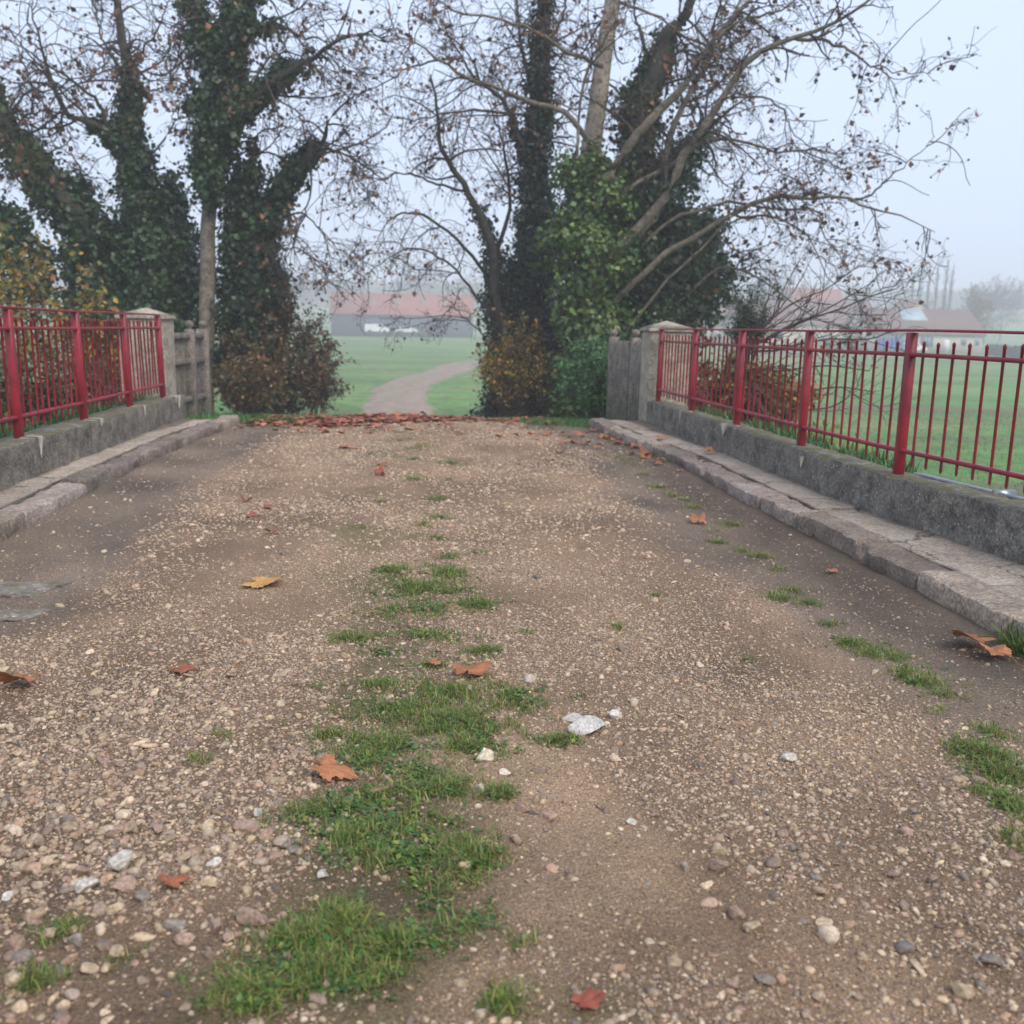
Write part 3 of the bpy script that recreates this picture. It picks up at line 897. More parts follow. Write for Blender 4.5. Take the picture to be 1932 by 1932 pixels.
def tree(label, cat, base, limbs, trunk_mat, limb_mat, ivy, twigs, leaf_n, pal=PAL_BROWN, name='plane_tree', group=None, seed=1, twig_r=0.0048, leaf_s=0.075, l1=90, l2=500, l3=2200, lens=((.7, 1.9), (.35, .95), (.18, .5)), up=0.12, droop=0.22):
    g = np.random.default_rng(seed)
    l1, l2, l3 = int(l1 * .58), int(l2 * .52), int(l3 * .58)
    root = empty(name, tuple(base))
    tag(root, label, cat, group)
    tr = MB()
    trunks = [l for l in limbs if l.get('trunk')]
    for l in trunks:
        V, Q = tubes(l['C'][None], l['r'][None], 14); tr.add(V, Q)
    tr.build('trunk', trunk_mat, root, smooth=True, world_pts=True)
    lm = MB()
    for l in limbs:
        if not l.get('trunk'):
            V, Q = tubes(l['C'][None], l['r'][None], 9); lm.add(V, Q)
    if lm.n: lm.build('limb', limb_mat, root, smooth=True, world_pts=True)
    src = [l for l in limbs if l.get('tw', 1)]
    P = np.stack([catmull(l['C'][int(len(l['C']) * l.get('from', .25)):], 20) for l in src])
    rd = np.stack([np.interp(np.linspace(l.get('from', .25), 1, 20), np.linspace(0, 1, len(l['r'])), l['r']) for l in src])
    A, ra = grow(P, rd, l1, 0.02, 1, *lens[0], 0.62, 8, 0.20, up, droop * .5, 0.55, twig_r * 2.2, 0.4, g)
    B, rb = grow(np.concatenate([A, catmull_batch(P, 8)]), np.concatenate([ra, rd[:, :8] * .5]), l2, 0.1, 1, *lens[1], 0.6, 6, 0.24, up * .5, droop * .8, 0.6, twig_r * 1.35, 0.5, g)
    Cc, rcx = grow(np.concatenate([B, B]), np.concatenate([rb, rb]), l3, 0.15, 1, *lens[2], 0.6, 5, 0.30, 0.0, droop, 0.7, twig_r, 0.6, g)
    cr = MB()
    for pp_, rr_, sd in ((A, ra, 5), (B, rb, 4), (Cc, rcx, 3)):
        V, Q = tubes(pp_, rr_, sd); cr.add(V, Q)
    cr.build('crown', M_twig, root, world_pts=True)
    if leaf_n:
        tips = np.concatenate([Cc[:, -1], Cc[:, 3], B[:, -1], B[:, 3]])
        pts = tips[g.integers(0, len(tips), leaf_n)] + g.normal(size=(leaf_n, 3)) * 0.03
        # leaves hang on in drifts, not evenly
        keep = fbm(pts[:, 0] * .9, pts[:, 1] * .9, pts[:, 2] * .9, 2) + g.uniform(-.8, .8, leaf_n) > -0.15
        pts = pts[keep]
        nr = np.tile([0, 0, -0.2], (len(pts), 1))
        V, T, c = leaves_at(pts, leaf_s, nr, pal, g, 0.8, 1.0, 0.35)
        fast_mesh('foliage', V, T, M_dead, root, c, world_pts=True)
    if ivy:
        Vs, Ts, cs, n0 = [], [], [], 0
        for C, w, n, sz, palv in ivy:
            pt, d = ivy_points(C, w, n, g)
            V, T, c = leaves_at(pt, sz, d * 0.9 + np.array([0, 0, .35]), palv, g, 0.95, 0.55, 0.15)
            # light and dark drifts through the leaves, as the plant itself varies
            cl_ = 1 + .38 * fbm(V[:, 0] * 2.3, V[:, 1] * 2.3, V[:, 2] * 2.3, 3)
            Vs.append(V); Ts.append(T + n0); cs.append(c * cl_[:, None]); n0 += len(V)
        fast_mesh('ivy', np.concatenate(Vs), np.concatenate(Ts), M_leaf, root, np.concatenate(cs), world_pts=True)
    return root
def catmull_batch(P, n):
    return np.stack([catmull(p, n) for p in P])
def L(px, Y0, Y1, r0, r1, **k):
    if 1230 <= px[0][0] <= 1300 and r0 < .12 and not k.get('trunk') and abs(Y0 - 18.5) < .35:
        px = [(1122, px[0][1] + 130), (1175, px[0][1] + 75)] + list(px)
    if not k.get('trunk'): r1 = r1 * .5
    g = np.random.default_rng(abs(hash((px[0][0], px[0][1], len(px)))) % 99991) if False else np.random.default_rng(int(px[0][0] * 7 + px[-1][1] * 3 + 11) % 99991)
    C, r = limb(px, Y0, Y1, r0, r1, k.pop('n', 20), k.pop('wig', 0.035), g)
    return dict(C=C, r=r, **k)
def ip(px, Y, w, n, s, pal, m=24):
    P = [atY(u, v, Y if np.isscalar(Y) else Y[k]) for k, (u, v) in enumerate(px)]
    C = catmull(P, m)
    W_ = np.interp(np.linspace(0, 1, m), np.linspace(0, 1, len(w)), w)
    return (C, W_, n, s, pal)
def foot(u, Y): 
    p = atY(u, 700, Y); z = float(terrain(p[0], Y)); return np.array([p[0], Y, z])
def zpx(u, Y):
    """picture row of the terrain under column u at depth Y"""
    p = foot(u, Y); d = p - CAM; c = RN.T @ d; return 966 + 1860 * c[1] / c[2]

# --- the big plane tree with the pale trunk, right of the way
YR = 18.5
t1 = [L([(1118, zpx(1118, YR) + 4), (1116, 560), (1112, 400), (1114, 300), (1120, 250), (1137, 120), (1156, 0), (1172, -120), (1180, -260)], YR, YR + .6, 0.24, 0.11, trunk=1, **{'from': .62}, n=34, wig=0.012),
      L([(1135, 345), (1152, 327), (1214, 243), (1284, 167), (1346, 76), (1416, 0), (1490, -90)], YR - .2, YR - 1.2, 0.115, 0.035),
      L([(1240, 400), (1256, 299), (1284, 208), (1340, 104), (1374, 49), (1410, -40)], YR - .3, YR + 1, 0.095, 0.04),
      L([(1250, 380), (1284, 299), (1340, 222), (1388, 146), (1444, 90), (1513, 70), (1576, 42), (1638, 0), (1690, -50)], YR - .2, YR - 2.0, 0.10, 0.022),
      L([(1500, 72), (1562, 76), (1618, 104), (1673, 132), (1757, 139)], YR - 1.2, YR - 2.2, 0.035, 0.010),
      L([(1300, 290), (1326, 264), (1402, 267), (1465, 285), (1513, 288), (1562, 306), (1618, 333)], YR - .2, YR - .6, 0.045, 0.012),
      L([(1250, 480), (1340, 431), (1402, 389), (1465, 368), (1513, 375), (1583, 372), (1632, 389), (1701, 410), (1764, 438)], YR, YR - 2.5, 0.07, 0.012),
      L([(1600, 377), (1640, 370), (1673, 340), (1729, 292), (1764, 257)], YR - 1.6, YR - 2.2, 0.022, 0.009),
      L([(1260, 420), (1319, 396), (1388, 382), (1465, 396), (1548, 400), (1555, 445), (1590, 480), (1673, 500)], YR, YR - 1.0, 0.04, 0.010),
      L([(1370, 170), (1388, 181), (1444, 184), (1479, 215), (1486, 236), (1527, 278), (1600, 300)], YR - 1, YR - 1.8, 0.025, 0.010),
      L([(1230, 640), (1263, 591), (1319, 535), (1367, 507), (1423, 521), (1479, 556), (1548, 605), (1600, 622)], YR + .2, YR - .5, 0.05, 0.011),
      L([(1230, 560), (1290, 500), (1380, 420), (1465, 410), (1530, 450), (1575, 540), (1640, 560)], YR, YR - 1.4, 0.035, 0.010),
      L([(1112, 268), (1103, 257), (1069, 215), (1006, 195), (937, 167), (867, 139), (818, 104), (763, 70), (700, 50)], YR, YR - 1.6, 0.06, 0.012),
      L([(1135, 125), (1107, 111), (1062, 90), (1006, 56), (950, 35), (867, 21), (825, 0), (760, -40)], YR, YR - .8, 0.045, 0.012),
      L([(1089, 300), (1089, 264), (1107, 139), (1138, 76), (1180, 28), (1187, 0), (1200, -80)], YR - .4, YR - .5, 0.035, 0.016),
      L([(1346, 76), (1400, 40), (1470, 20), (1550, -30), (1650, -70)], YR - 1, YR - 2, 0.03, 0.010),
      L([(1156, 0), (1250, 40), (1330, 95), (1420, 130)], YR + .4, YR - .4, 0.028, 0.010)]
ivy1 = [ip([(1115, 640), (1112, 480), (1112, 330), (1112, 285)], YR, [0.74, 0.74, 0.52, .12], 14000, 0.085, PAL_IVY_L * 1.05),
        ip([(1090, 790), (1100, 700), (1108, 600)], YR - .2, [0.55, 0.55, 0.5], 6500, 0.085, PAL_IVY_L)]
tree('tall plane tree with smooth pale trunk above light green ivy, branches overhanging the railing', 'tree', foot(1118, YR), t1, M_bark_pale, M_bark_mid, ivy1, 1, 5200, seed=11,
     l1=230, l2=1250, l3=5200)
# --- dark ivy covered tree just right of it
YC = 19.6
t2 = [L([(1205, zpx(1205, YC)), (1200, 500), (1196, 330), (1212, 200), (1238, 139), (1256, 70), (1284, 42), (1305, 0), (1330, -80)], YC, YC - .5, 0.26, 0.06, trunk=1, **{'from': .6}, n=30),
      L([(1210, 330), (1260, 330), (1300, 290), (1345, 235), (1400, 190)], YC - .2, YC + .6, 0.09, 0.03),
      L([(1235, 139), (1215, 80), (1200, 30), (1190, -30)], YC, YC + .8, 0.05, 0.02),
      L([(1256, 70), (1300, 100), (1370, 90), (1420, 60)], YC, YC + .8, 0.03, 0.012),
      L([(1205, 220), (1150, 160), (1090, 150), (1030, 100)], YC, YC + .8, 0.03, 0.012)]
ivy2 = [ip([(1215, 640), (1215, 520), (1212, 400), (1206, 330)], YC - .2, [1.15, 1.25, 1.0, 0.65], 28000, 0.085, PAL_IVY),
        ip([(1250, 590), (1285, 480), (1290, 420)], YC - .3, [0.95, 0.95, 0.55], 13000, 0.085, PAL_IVY),
        ip([(1205, 760), (1210, 640)], YC - .2, [0.9, 1.0], 7000, 0.085, PAL_IVY),
        ip([(1205, 350), (1200, 250), (1212, 190), (1238, 135), (1256, 75), (1262, 55)], YC, [.48, .40, .42, .30, .16, .06], 9500, 0.08, PAL_IVY),
        ip([(1260, 330), (1300, 290), (1335, 245)], YC, [.30, .26, .08], 2600, 0.08, PAL_IVY)]
tree('dark ivy-smothered tree filling the space between the pale plane trunk and the right pillar', 'tree', foot(1205, YC), t2, M_bark_dark, M_bark_dark, ivy2, 1, 1200, name='ivy_tree', seed=12, l1=80, l2=420, l3=1500)
# --- two-stemmed dark tree left of the plane
YB = 20.5
t3 = [L([(990, zpx(990, YB)), (1000, 640), (1004, 480), (1010, 400), (1015, 278), (1020, 139), (1027, 0), (1032, -160)], YB, YB + .4, 0.30, 0.07, trunk=1, **{'from': .35}, n=30),
      L([(950, zpx(950, YB)), (945, 650), (935, 560), (923, 450), (890, 375), (858, 322), (832, 278), (822, 200), (812, 140)], YB - .2, YB - 1, 0.12, 0.014, trunk=1, **{'from': .45}, n=24),
      L([(1005, 330), (985, 270), (965, 215), (935, 175), (900, 150), (860, 90), (830, 30)], YB, YB - 1.0, 0.07, 0.014),
      L([(1015, 278), (1002, 180), (985, 90), (975, 0), (965, -80)], YB, YB + 1, 0.06, 0.02),
      L([(1020, 160), (1040, 80), (1065, 20), (1080, -60)], YB, YB + .7, 0.05, 0.02),
      L([(930, 500), (960, 400), (955, 310), (940, 240), (915, 180)], YB, YB + .6, 0.05, 0.014),
      L([(932, 540), (880, 470), (820, 420), (770, 400), (730, 420), (700, 470)], YB - .2, YB - 1.4, 0.04, 0.009),
      L([(940, 600), (900, 560), (850, 500), (790, 470), (740, 480), (690, 520)], YB - .2, YB - 1.4, 0.035, 0.009),
      L([(880, 360), (830, 350), (780, 330), (740, 330), (700, 370)], YB - .4, YB - 1.4, 0.03, 0.009),
      L([(935, 660), (900, 620), (870, 590), (840, 560)], YB - .4, YB - 1.0, 0.02, 0.009),
      L([(960, 215), (900, 210), (840, 215), (760, 225), (700, 200)], YB - .4, YB - 1.4, 0.03, 0.009),
      L([(870, 110), (790, 120), (720, 160), (660, 180)], YB - .8, YB - 1.4, 0.025, 0.009)]
ivy3 = [ip([(985, 800), (1000, 640), (1004, 480), (1010, 400)], YB, [0.78, 0.66, 0.48, .42], 24000, 0.075, PAL_DARK),
        ip([(1010, 400), (1015, 278), (1020, 139), (1027, 0), (1030, -60)], YB, [.40, .32, .23, .15, .09], 8000, 0.07, PAL_DARK),
        ip([(955, 790), (945, 650), (935, 560), (923, 450), (890, 375)], YB - .2, [.50, .38, .26, .18, .10], 7500, 0.07, PAL_DARK),
        ip([(1000, 330), (985, 280), (965, 225)], YB - .1, [.22, .16, .10], 1300, 0.07, PAL_DARK)]
tree('dark two-stemmed tree left of the pale plane trunk, its bare twigs over the barn', 'tree', foot(990, YB), t3, M_bark_dark, M_bark_dark, ivy3, 1, 2200, name='bare_tree', seed=13,
     l1=190, l2=1200, l3=5200, twig_r=0.0045, leaf_s=0.07)
# --- left group
YD = 19.0
t4 = [L([(388, zpx(388, YD)), (390, 640), (391, 520), (394, 407), (402, 260), (425, 150), (438, 60), (447, 0), (455, -130)], YD, YD + .4, 0.155, 0.09, trunk=1, **{'from': .55}, n=30, wig=.012),
      L([(425, 190), (407, 120), (383, 57), (359, 0), (340, -60)], YD, YD + .6, 0.08, 0.035),
      L([(408, 262), (430, 228), (479, 187), (527, 144), (589, 110), (637, 77), (685, 62), (740, 80)], YD, YD - 1.4, 0.085, 0.014),
      L([(440, 66), (480, 55), (537, 53), (575, 72), (613, 77), (660, 110)], YD, YD - .8, 0.045, 0.010),
      L([(450, 0), (500, -20), (560, -60)], YD, YD - .8, 0.045, 0.02),
      L([(402, 270), (380, 200), (360, 160), (340, 110), (330, 60)], YD, YD + .8, 0.035, 0.012),
      L([(470, 195), (500, 115), (560, 105), (620, 150), (660, 190)], YD - .4, YD - 1.4, 0.022, 0.009)]
ivy4 = [ip([(396, 380), (402, 260), (418, 190)], YD, [.18, .36, .40], 9000, 0.085, PAL_IVY),
        ip([(418, 190), (425, 150), (438, 60), (447, 0), (452, -60)], YD, [.40, .37, .33, .28, .22], 10500, 0.085, PAL_IVY),
        ip([(425, 190), (407, 120), (383, 57), (359, 0)], YD, [.30, .26, .22, .2], 5000, 0.08, PAL_IVY),
        ip([(420, 238), (479, 187), (527, 144), (570, 118)], YD - .3, [.20, .22, .18, .08], 3200, 0.08, PAL_IVY),
        ip([(440, 66), (480, 55), (530, 53)], YD - .2, [.2, .14, .05], 1000, 0.08, PAL_IVY)]
tree('tall tree with bare pale lower trunk and ivy-wrapped top behind the left pillar', 'tree', foot(388, YD), t4, M_bark_mid, M_bark_dark, ivy4, 1, 1700, seed=14, l1=110, l2=560, l3=2100, leaf_s=0.085)
YG = 19.5
t5 = [L([(470, zpx(470, YG)), (468, 600), (462, 480), (452, 380), (448, 290)], YG, YG + .2, 0.19, 0.05, trunk=1, **{'from': .6}),
      L([(475, 470), (503, 400), (545, 335), (585, 290), (612, 262), (618, 235), (640, 200), (670, 177)], YG, YG - .8, 0.09, 0.014),
      L([(585, 290), (584, 370), (570, 420), (540, 470), (520, 500)], YG - .5, YG - .8, 0.02, 0.009),
      L([(500, 420), (560, 400), (600, 430), (640, 470), (690, 520)], YG - .2, YG - 1.0, 0.022, 0.008),
      L([(500, 480), (560, 470), (610, 500), (650, 530)], YG - .2, YG - 1.0, 0.018, 0.008),
      L([(450, 300), (490, 250), (550, 240), (590, 270)], YG, YG - .5, 0.02, 0.009),
      L([(600, 275), (640, 290), (680, 340), (700, 380)], YG - .6, YG - 1.2, 0.018, 0.008)]
ivy5 = [ip([(484, 770), (480, 640), (474, 540), (466, 460), (455, 380), (448, 330)], YG, [.66, .68, .66, .54, .34, .08], 24000, 0.08, PAL_IVY * .75),
        ip([(462, 460), (500, 410), (545, 338), (585, 290), (605, 268)], YG - .2, [.38, .34, .24, .15, .05], 6500, 0.08, PAL_IVY * .9),
        ip([(480, 400), (478, 320), (476, 270)], YG, [.25, .16, .05], 1500, 0.08, PAL_IVY)]
tree('dark ivy-smothered trunk with one upswept branch beside the gap where the barn shows', 'tree', foot(470, YG), t5, M_bark_dark, M_bark_dark, ivy5, 1, 900, name='ivy_tree', seed=15, l1=80, l2=400, l3=1500, leaf_s=0.08)
YE = 20.0
t6 = [L([(290, zpx(290, YE)), (287, 560), (275, 440), (259, 335), (240, 268), (249, 144), (235, 96), (220, 0), (212, -90)], YE, YE + .4, 0.22, 0.045, trunk=1, **{'from': .5}, n=28),
      L([(250, 310), (240, 287), (192, 240), (129, 216), (105, 165), (86, 125), (68, 50), (62, 0)], YE, YE - 1.0, 0.08, 0.014),
      L([(205, 245), (190, 200), (150, 160), (100, 130), (40, 90), (-20, 60)], YE - .3, YE - 1.2, 0.04, 0.010),
      L([(245, 180), (210, 110), (190, 60), (175, 0)], YE, YE + .7, 0.035, 0.014),
      L([(140, 218), (80, 210), (30, 240), (-20, 250)], YE - .5, YE - 1.2, 0.022, 0.009),
      L([(262, 330), (300, 280), (330, 230), (345, 190)], YE, YE - .5, 0.025, 0.010),
      L([(240, 120), (290, 70), (310, 20), (330, -40)], YE, YE - .5, 0.025, 0.010)]
ivy6 = [ip([(290, 720), (288, 600), (284, 500), (270, 420), (259, 335)], YE, [1.0, .95, .75, .50, .36], 19000, 0.09, PAL_IVY * 1.1),
        ip([(259, 335), (242, 268), (249, 180), (246, 130)], YE, [.40, .24, .22, .08], 3800, 0.085, PAL_IVY),
        ip([(255, 320), (225, 272), (192, 240), (160, 228)], YE - .1, [.28, .22, .16, .06], 2400, 0.085, PAL_IVY),
        ip([(330, 600), (335, 470), (320, 380), (310, 330)], YE + .3, [.6, .5, .35, .12], 6000, 0.09, PAL_IVY * 1.05)]
tree('ivy-covered forked tree, second from the left edge, above the capped pillar', 'tree', foot(290, YE), t6, M_bark_dark, M_bark_dark, ivy6, 1, 1300, name='ivy_tree', seed=16, l1=95, l2=460, l3=1700, leaf_s=0.09)
YF = 20.2
t7 = [L([(200, zpx(200, YF)), (190, 560), (180, 470), (140, 390), (72, 335), (29, 268), (0, 215), (-40, 140)], YF, YF - .6, 0.21, 0.06, trunk=1, **{'from': .5}),
      L([(60, 320), (110, 300), (160, 330), (230, 340)], YF, YF + .6, 0.02, 0.008),
      L([(20, 250), (60, 200), (50, 130), (20, 60)], YF, YF - .6, 0.03, 0.010),
      L([(150, 400), (160, 340), (130, 290), (60, 260)], YF, YF + .9, 0.025, 0.010)]
ivy7 = [ip([(185, 640), (180, 520), (165, 430), (110, 365), (72, 335)], YF, [.70, .66, .52, .42, .36], 15000, 0.09, PAL_IVY),
        ip([(72, 335), (29, 268), (0, 215), (-30, 160)], YF - .3, [.34, .26, .22, .18], 4200, 0.09, PAL_IVY_L * .7),
        ip([(60, 560), (40, 470), (10, 420), (-40, 390)], YF - .2, [.55, .5, .4, .3], 5500, 0.09, PAL_IVY * 1.05)]
tree('thick ivy-clad trunk leaning out of the picture at the left edge', 'tree', foot(200, YF), t7, M_bark_dark, M_bark_dark, ivy7, 1, 400, name='ivy_tree', seed=17, l1=45, l2=200, l3=800, leaf_s=0.09)

# ------------------------------------------------------------------ shrubs
def shrub(label, u, Y, hgt, rad, stems, n_leaf, pal, leaf_s=0.05, name='shrub', seed=0, lean=(0, 0), asp=0.7, cat='bush', group=None, drop=0.0, base=None, stem_r=0.006, spread=0.6, leaf_lo=.3, tw=3, mat=None):
    g = np.random.default_rng(seed + 500)
    b = foot(u, Y) if base is None else np.array(base, float)
    b[2] -= drop
    root = empty(name, tuple(b)); tag(root, label, cat, group)
    ang = g.uniform(0, 2 * np.pi, stems); rr = np.sqrt(g.uniform(0, 1, stems))
    S = np.stack([np.cos(ang) * rr * rad * .35, np.sin(ang) * rr * rad * .35, 0 * ang - .05], -1)
    E = np.stack([np.cos(ang) * rr * rad + lean[0], np.sin(ang) * rr * rad + lean[1], hgt * (1 - 0.45 * rr ** 2) * g.uniform(.65, 1.08, stems)], -1)
    t = np.linspace(0, 1, 8)[None, :, None]
    P = S[:, None] * (1 - t) + E[:, None] * t
    P[..., 2] += 0.12 * hgt * np.sin(t[..., 0] * np.pi)
    P += np.cumsum(g.normal(size=P.shape) * 0.012 * hgt, 1)
    ra = np.linspace(1, .35, 8)[None] * stem_r * g.uniform(.7, 1.4, (stems, 1))
    B, rb = grow(P, ra, stems * tw, .25, 1, hgt * .12, hgt * .4, spread, 5, .2, .1, 0.05, .7, .0035, .5, g)
    m = MB()
    V, Q = tubes(P, ra, 4); m.add(V, Q); V, Q = tubes(B, rb, 3); m.add(V, Q)
    m.build('stem', mat or M_twig, root)
    if n_leaf:
        k = g.integers(0, len(B), n_leaf); j = g.integers(0, 5, n_leaf)
        pts = B[k, j] + g.normal(size=(n_leaf, 3)) * leaf_s * .7
        k2 = g.integers(0, stems, n_leaf // 3); j2 = g.integers(int(8 * leaf_lo), 8, n_leaf // 3)
        pts = np.concatenate([pts, P[k2, j2] + g.normal(size=(len(k2), 3)) * leaf_s])
        V, T, c = leaves_at(pts, leaf_s, np.tile([0, -.2, .6], (len(pts), 1)), pal, g, asp, .8, .2)
        # colour runs in drifts through the plant
        dr = 1 + 0.35 * fbm(V[:, 0] * 3, V[:, 1] * 3, V[:, 2] * 3, 2)
        fast_mesh('foliage', V, T, M_leaf, root, c * dr[:, None])
    return root
PAL_RUST = np.array([(0.14, 0.085, 0.05), (0.10, 0.075, 0.04), (0.17, 0.11, 0.05), (0.07, 0.06, 0.035), (0.22, 0.12, 0.05), (0.09, 0.10, 0.035)])
PAL_HEDGE = np.array([(0.11, 0.035, 0.02), (0.085, 0.05, 0.022), (0.05, 0.075, 0.02), (0.20, 0.13, 0.03), (0.035, 0.05, 0.018), (0.06, 0.065, 0.02)])
PAL_GREEN = np.array([(0.05, 0.14, 0.045), (0.07, 0.19, 0.06), (0.09, 0.22, 0.06), (0.04, 0.10, 0.035)])
shrub('rusty brown and olive autumn bush at the left side of the track', 520, 19.5, 2.5, 1.25, 60, 8500, PAL_RUST, 0.06, seed=1)
shrub('smaller dark rusty bush edging the green field beside the leaf-strewn crest', 585, 20.5, 1.55, 0.75, 40, 6000, PAL_RUST * .8, 0.055, seed=2)
shrub('thin bare-topped bush with few leaves between the ivy trunk and the brown bush', 470, 17.2, 1.3, 0.7, 30, 2500, PAL_AUT * .6, 0.055, seed=3)
shrub('yellow and green leaved bush spreading above the red railing at the left edge', 70, 14.5, 2.9, 1.3, 30, 1500, PAL_YEL * .75, 0.08, seed=4, lean=(-.2, 0))
shrub('sparse orange-yellow bush in front of the second ivy tree', 170, 15.5, 2.2, 0.8, 22, 900, PAL_YEL * .8, 0.07, seed=5)
shrub('yellow-leaved bramble bush at the foot of the dark two-stemmed tree', 975, 18.8, 2.0, 0.7, 55, 3400, PAL_YEL * .8, 0.055, seed=6)
shrub('wispy dry shrub with few yellow leaves beside the pale green ivy sleeve', 1045, 18.6, 1.4, 0.5, 30, 1300, PAL_YEL * .6, 0.055, seed=7)
shrub('light green leafy bush pressed against the right-hand picket fence', 1128, 15.2, 1.35, 0.42, 46, 5200, PAL_GREEN, 0.075, asp=.4, seed=8, lean=(-.1, -.2))
shrub('dark green rounded bush behind the right-hand picket fence', 1180, 17.0, 1.6, 0.7, 40, 5200, PAL_IVY, 0.07, seed=9)
for k, (x, y, h, r, lab) in enumerate([(-3.75, 10.6, 2.2, .75, 'red and green leaved hedge bush next to the left pillar, behind the bars'),
                                  (-4.0, 9.3, 2.3, .85, 'dull red hedge bush behind the second bay of the left railing'),
                                  (-4.1, 7.9, 2.3, .85, 'red-brown hedge bush behind the third bay of the left railing'),
                                  (-4.2, 6.6, 2.2, .8, 'hedge bush of mixed red and green leaves behind the left railing at the picture edge')]):
    z = float(terrain(x, y))
    shrub(lab, 0, 0, 0.95 - z, r, 55, 6500, PAL_HEDGE, 0.055, name='hedge_bush', seed=20 + k, base=(x, y, z), leaf_lo=.5)
z = float(terrain(3.95, 12.0))
shrub('orange, red and green leaved shrub seen through the bars near the right pillar', 0, 0, 0.85 - z, 0.62, 60, 3600, np.vstack([PAL_AUT[1:4], PAL_AUT[1:4] * .6, PAL_AUT]) * .75, 0.06, seed=31, base=(3.95, 12.0, z), leaf_lo=.4)
z = float(terrain(4.7, 12.6))
shrub('yellow-green leaved shrub behind the bars, next to the bare branching one', 0, 0, 0.70 - z, 0.6, 40, 3000, PAL_AUT, 0.06, seed=32, base=(4.7, 12.6, z), leaf_lo=.4)
# bare spreading shrub whose long switches rise over the right railing
g9 = np.random.default_rng(77)
YS = 10.6
sb = foot(1385, YS); sb = np.array([4.7, YS, float(terrain(4.7, YS))])
rootS = empty('bare_shrub', tuple(sb)); tag(rootS, 'bare grey shrub with long arching switches rising over the red railing', 'bush')
sl = []
for px, y1 in (([(1400, 700), (1430, 650), (1500, 610), (1580, 585), (1640, 560), (1690, 545)], YS - .4), ([(1400, 700), (1450, 640), (1530, 600), (1600, 560), (1650, 530)], YS),
           ([(1400, 700), (1470, 660), (1560, 640), (1640, 640), (1690, 620)], YS - .8), ([(1410, 720), (1480, 700), (1560, 690), (1640, 700)], YS - .6), ([(1410, 730), (1500, 740), (1580, 730), (1650, 740)], YS - .4),
           ([(1400, 700), (1440, 620), (1500, 570), (1560, 545), (1620, 500)], YS + .3), ([(1420, 740), (1480, 770), (1560, 770), (1600, 750)], YS - .5)):
    P = [sb] + [atY(u, v, YS + (y1 - YS) * k / 5) for k, (u, v) in enumerate(px)]
    sl.append(catmull(P, 14))
P = np.stack(sl); ra = np.linspace(.016, .005, 14)[None].repeat(len(sl), 0)
A, r1 = grow(P, ra, 60, .3, 1, .4, 1.0, .5, 8, .14, .25, 0.0, .6, .004, .5, g9)
B, r2 = grow(A, r1, 220, .1, 1, .2, .55, .45, 5, .16, .3, 0.0, .7, .003, .6, g9)
m = MB()
for p_, r_, s_ in ((P, ra, 6), (A, r1, 4), (B, r2, 3)):
    V, Q = tubes(p_, r_, s_); m.add(V, Q)
m.build('branchwork', M_twig, rootS, world_pts=True)
shrub('small dark conifer poking up above the red railing near the right pillar', 1412, 14.0, 1.2, .28, 40, 4200, PAL_DARK * 1.3, 0.045, name='conifer', cat='conifer', seed=41, asp=.3, base=(*(atY(1412, 640, 14.0)[:2]), float(atY(1412, 700, 14.0)[2])))

# ------------------------------------------------------------------ grass
def blades(C, h, g, pal, lean=.55, w=.0032, n=4):
    """grass blades rooted at points C; returns V,Q,T,col"""
    N_ = len(C)
    az = g.uniform(0, 2 * np.pi, N_); D = np.stack([np.cos(az), np.sin(az), 0 * az], -1); S = np.stack([-np.sin(az), np.cos(az), 0 * az], -1)
    H_ = (np.asarray(h) * g.uniform(.5, 1.3, N_))[:, None]; ln = g.uniform(.1, 1, N_)[:, None] * lean
    ts = np.linspace(0, 1, n)
    V = []
    for k, t in enumerate(ts):
        p = C + D * H_ * ln * (t ** 1.6) * 1.3 + np.array([0, 0, 1]) * H_ * (t - .55 * ln * t * t)
        ww = w * (1 - t ** 2 * .9) * (0.7 + H_ * 8)
        V += [p - S * ww, p + S * ww]
    V = np.stack(V, 1)
    i = np.arange(N_)[:, None] * 2 * n
    Q = np.concatenate([i + np.array([[2 * k, 2 * k + 1, 2 * k + 3, 2 * k + 2]]) for k in range(n - 1)])
    pal = np.asarray(pal)
    c = pal[g.integers(0, len(pal), N_)] * g.uniform(.6, 1.3, (N_, 1))
    c = np.repeat(c, 2 * n, 0)
    return V.reshape(-1, 3), Q, c
PAL_GR = 1.12 * np.array([(0.050, 0.105, 0.016), (0.075, 0.14, 0.022), (0.115, 0.17, 0.03), (0.16, 0.18, 0.04), (0.035, 0.08, 0.018), (0.24, 0.19, 0.08)])
PAL_VG = np.array([(0.045, 0.13, 0.035), (0.06, 0.17, 0.045), (0.08, 0.20, 0.05), (0.10, 0.18, 0.05)])
gg = np.random.default_rng(5)
